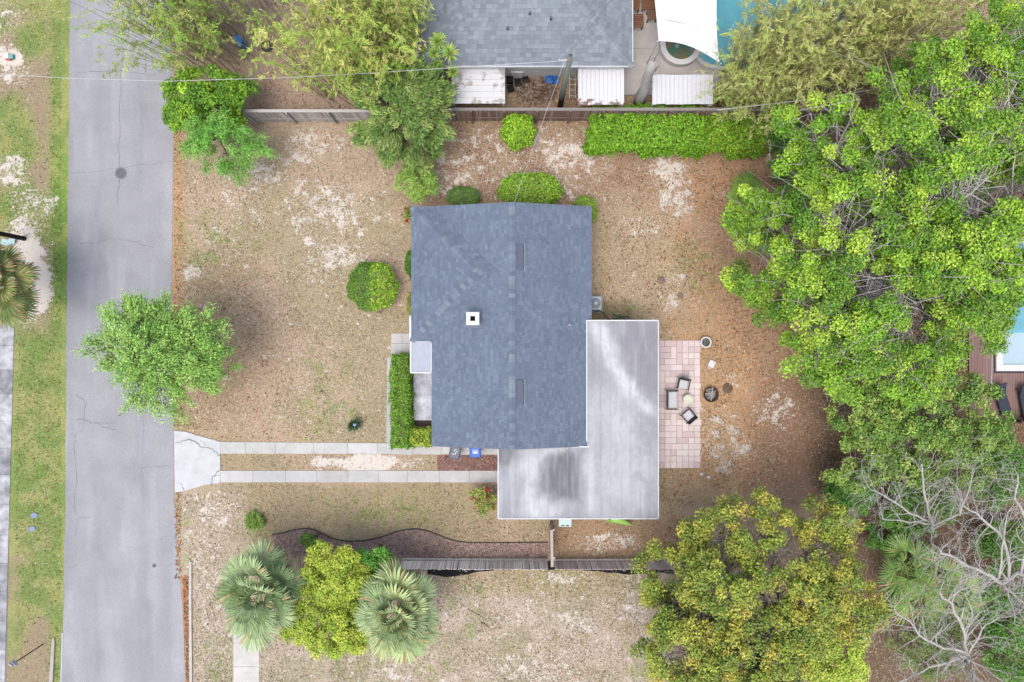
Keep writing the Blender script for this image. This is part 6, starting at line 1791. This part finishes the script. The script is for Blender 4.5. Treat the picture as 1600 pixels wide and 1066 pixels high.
# ------------------------------------------------------------------ ground litter and grass
def scatter(name, n, dens, pal, size, asp, flat, seed, zoff=.02, box=(-60, -40, 1660, 1110), upright=False, mat=None):
    rs = np.random.RandomState(seed)
    x = rs.uniform(box[0], box[2], n * 4); y = rs.uniform(box[1], box[3], n * 4)
    k = rs.rand(n * 4) < dens(x, y)
    x, y = x[k][:n], y[k][:n]; m = len(x)
    C = np.stack([(x - 800) / S, (533 - y) / S, np.full(m, zoff)], -1)
    if upright:
        T = rs.randn(m, 3) * .7; T[:, 2] = rs.uniform(.5, 1.4, m); N = rs.randn(m, 3); s = rs.uniform(size[0], size[1], m); C[:, 2] += s * .3
    else:
        N = rs.randn(m, 3) * flat; N[:, 2] = 1; T = rs.randn(m, 3); s = rs.uniform(size[0], size[1], m); C[:, 2] += rs.rand(m) * .02
    o = leaf_mesh(name, C, N, T, s, s * asp, pal_pick(rs, pal, m, .2), mat or DRY)
    return tag(o, kind='stuff')
def clear(x, y):
    f = np.ones_like(x)
    for a in ((LE.min() - 6 if False else 96, -200, 272, 1300), (641, 318, 926, 700), (776, 498, 1032, 812), (1028, 530, 1096, 733), (340, 689, 684, 711), (340, 734, 780, 756), (946, -300, 1130, 150), (603, 520, 640, 700), (1512, 360, 1700, 660)):
        f = f * ~((x > a[0]) & (x < a[2]) & (y > a[1]) & (y < a[3]))
    f = f * ~((x > 270) & (x < 345) & (y > 672) & (y < 772)) * ~((x < 24) & (y > 498)) * ~((x > 270) & (x < 292) & (y > 860)) * ~((x > 362) & (x < 407) & (y > 968))
    return f
def d_straw(x, y):
    c, s, g = paint_ground(x, y)
    return clear(x, y) * (1 - .8 * sstep(.5, .8, s)) * (x > 100) * (.35 + .65 * sstep(.35, .6, NZ.fbm(x * .03, y * .03, 3)))
scatter('dry_grass', 130000, d_straw, GD((206, 188, 154), (222, 208, 182), (178, 156, 122), (160, 146, 106), (232, 218, 196), (170, 150, 120)), (.10, .24), .15, .35, 201)
def d_leaf(x, y):
    f = clear(x, y) * (.75 * (x > 940) * (y < 790) + .3 * (x > 640) * (y < 330) + .35 * (y > 812) * (y < 872) * (x > 640) + .25 * (x > 270) * (x < 420) * (y > 440) * (y < 690) + .8 * (x > 268) * (x < 284) * (y < 690) + .4 * (x > 395) * (x < 640) * (y < 190) + .12)
    return f * (1 - .85 * sstep(.5, .8, paint_ground(x, y)[1])) * sstep(.3, .6, NZ.fbm(x * .04 + 9, y * .04, 3))
scatter('dry_leaves', 42000, d_leaf, GD((196, 146, 104), (176, 122, 86), (214, 176, 136), (140, 104, 80), (226, 200, 168), (112, 84, 68)), (.08, .16), .5, .5, 202)
scatter('gutter_leaves', 900, lambda x, y: (band(x, 286.5 + (y - 905) * .03, 294.5, 1) * band(y, 902, 1110, 4) + band(x, 275, 283, 2) * band(y, 770, 905, 3) * .5).clip(0, 1), GD((204, 150, 104), (188, 128, 92), (222, 180, 136), (156, 108, 82), (176, 156, 128)), (.10, .2), .6, .5, 203, box=(270, 760, 300, 1120))
def d_grass(x, y):
    lawn = (x > 275) * sstep(.60, .70, NZ.fbm(x * .09 + 3, y * .09, 3)) * (.10 + .2 * (y > 890) * (x < 1000))
    return clear(x, y) * np.maximum(paint_ground(x, y)[2] ** 1.3, lawn * (1 - sstep(1100, 1250, x)))
scatter('green_grass', 70000, d_grass, GD((112, 148, 52), (140, 172, 66), (92, 128, 46), (170, 186, 96)), (.10, .24), .14, 1, 204, .0, upright=True, mat=LEAF)
def d_mulch(x, y): return ((y > np.interp(x, [p[0] for p in EDGE], [p[1] for p in EDGE])) & (y < 871) & (x > 430) & (x < 856)) * .5 + ((x > 684) & (x < 779) & (y > 712) & (y < 735)) * .9
scatter('mulch_chips', 9000, d_mulch, GD((150, 122, 114), (178, 150, 140), (128, 102, 96), (196, 172, 162)), (.07, .16), .3, .5, 205, .03, box=(425, 705, 860, 875))
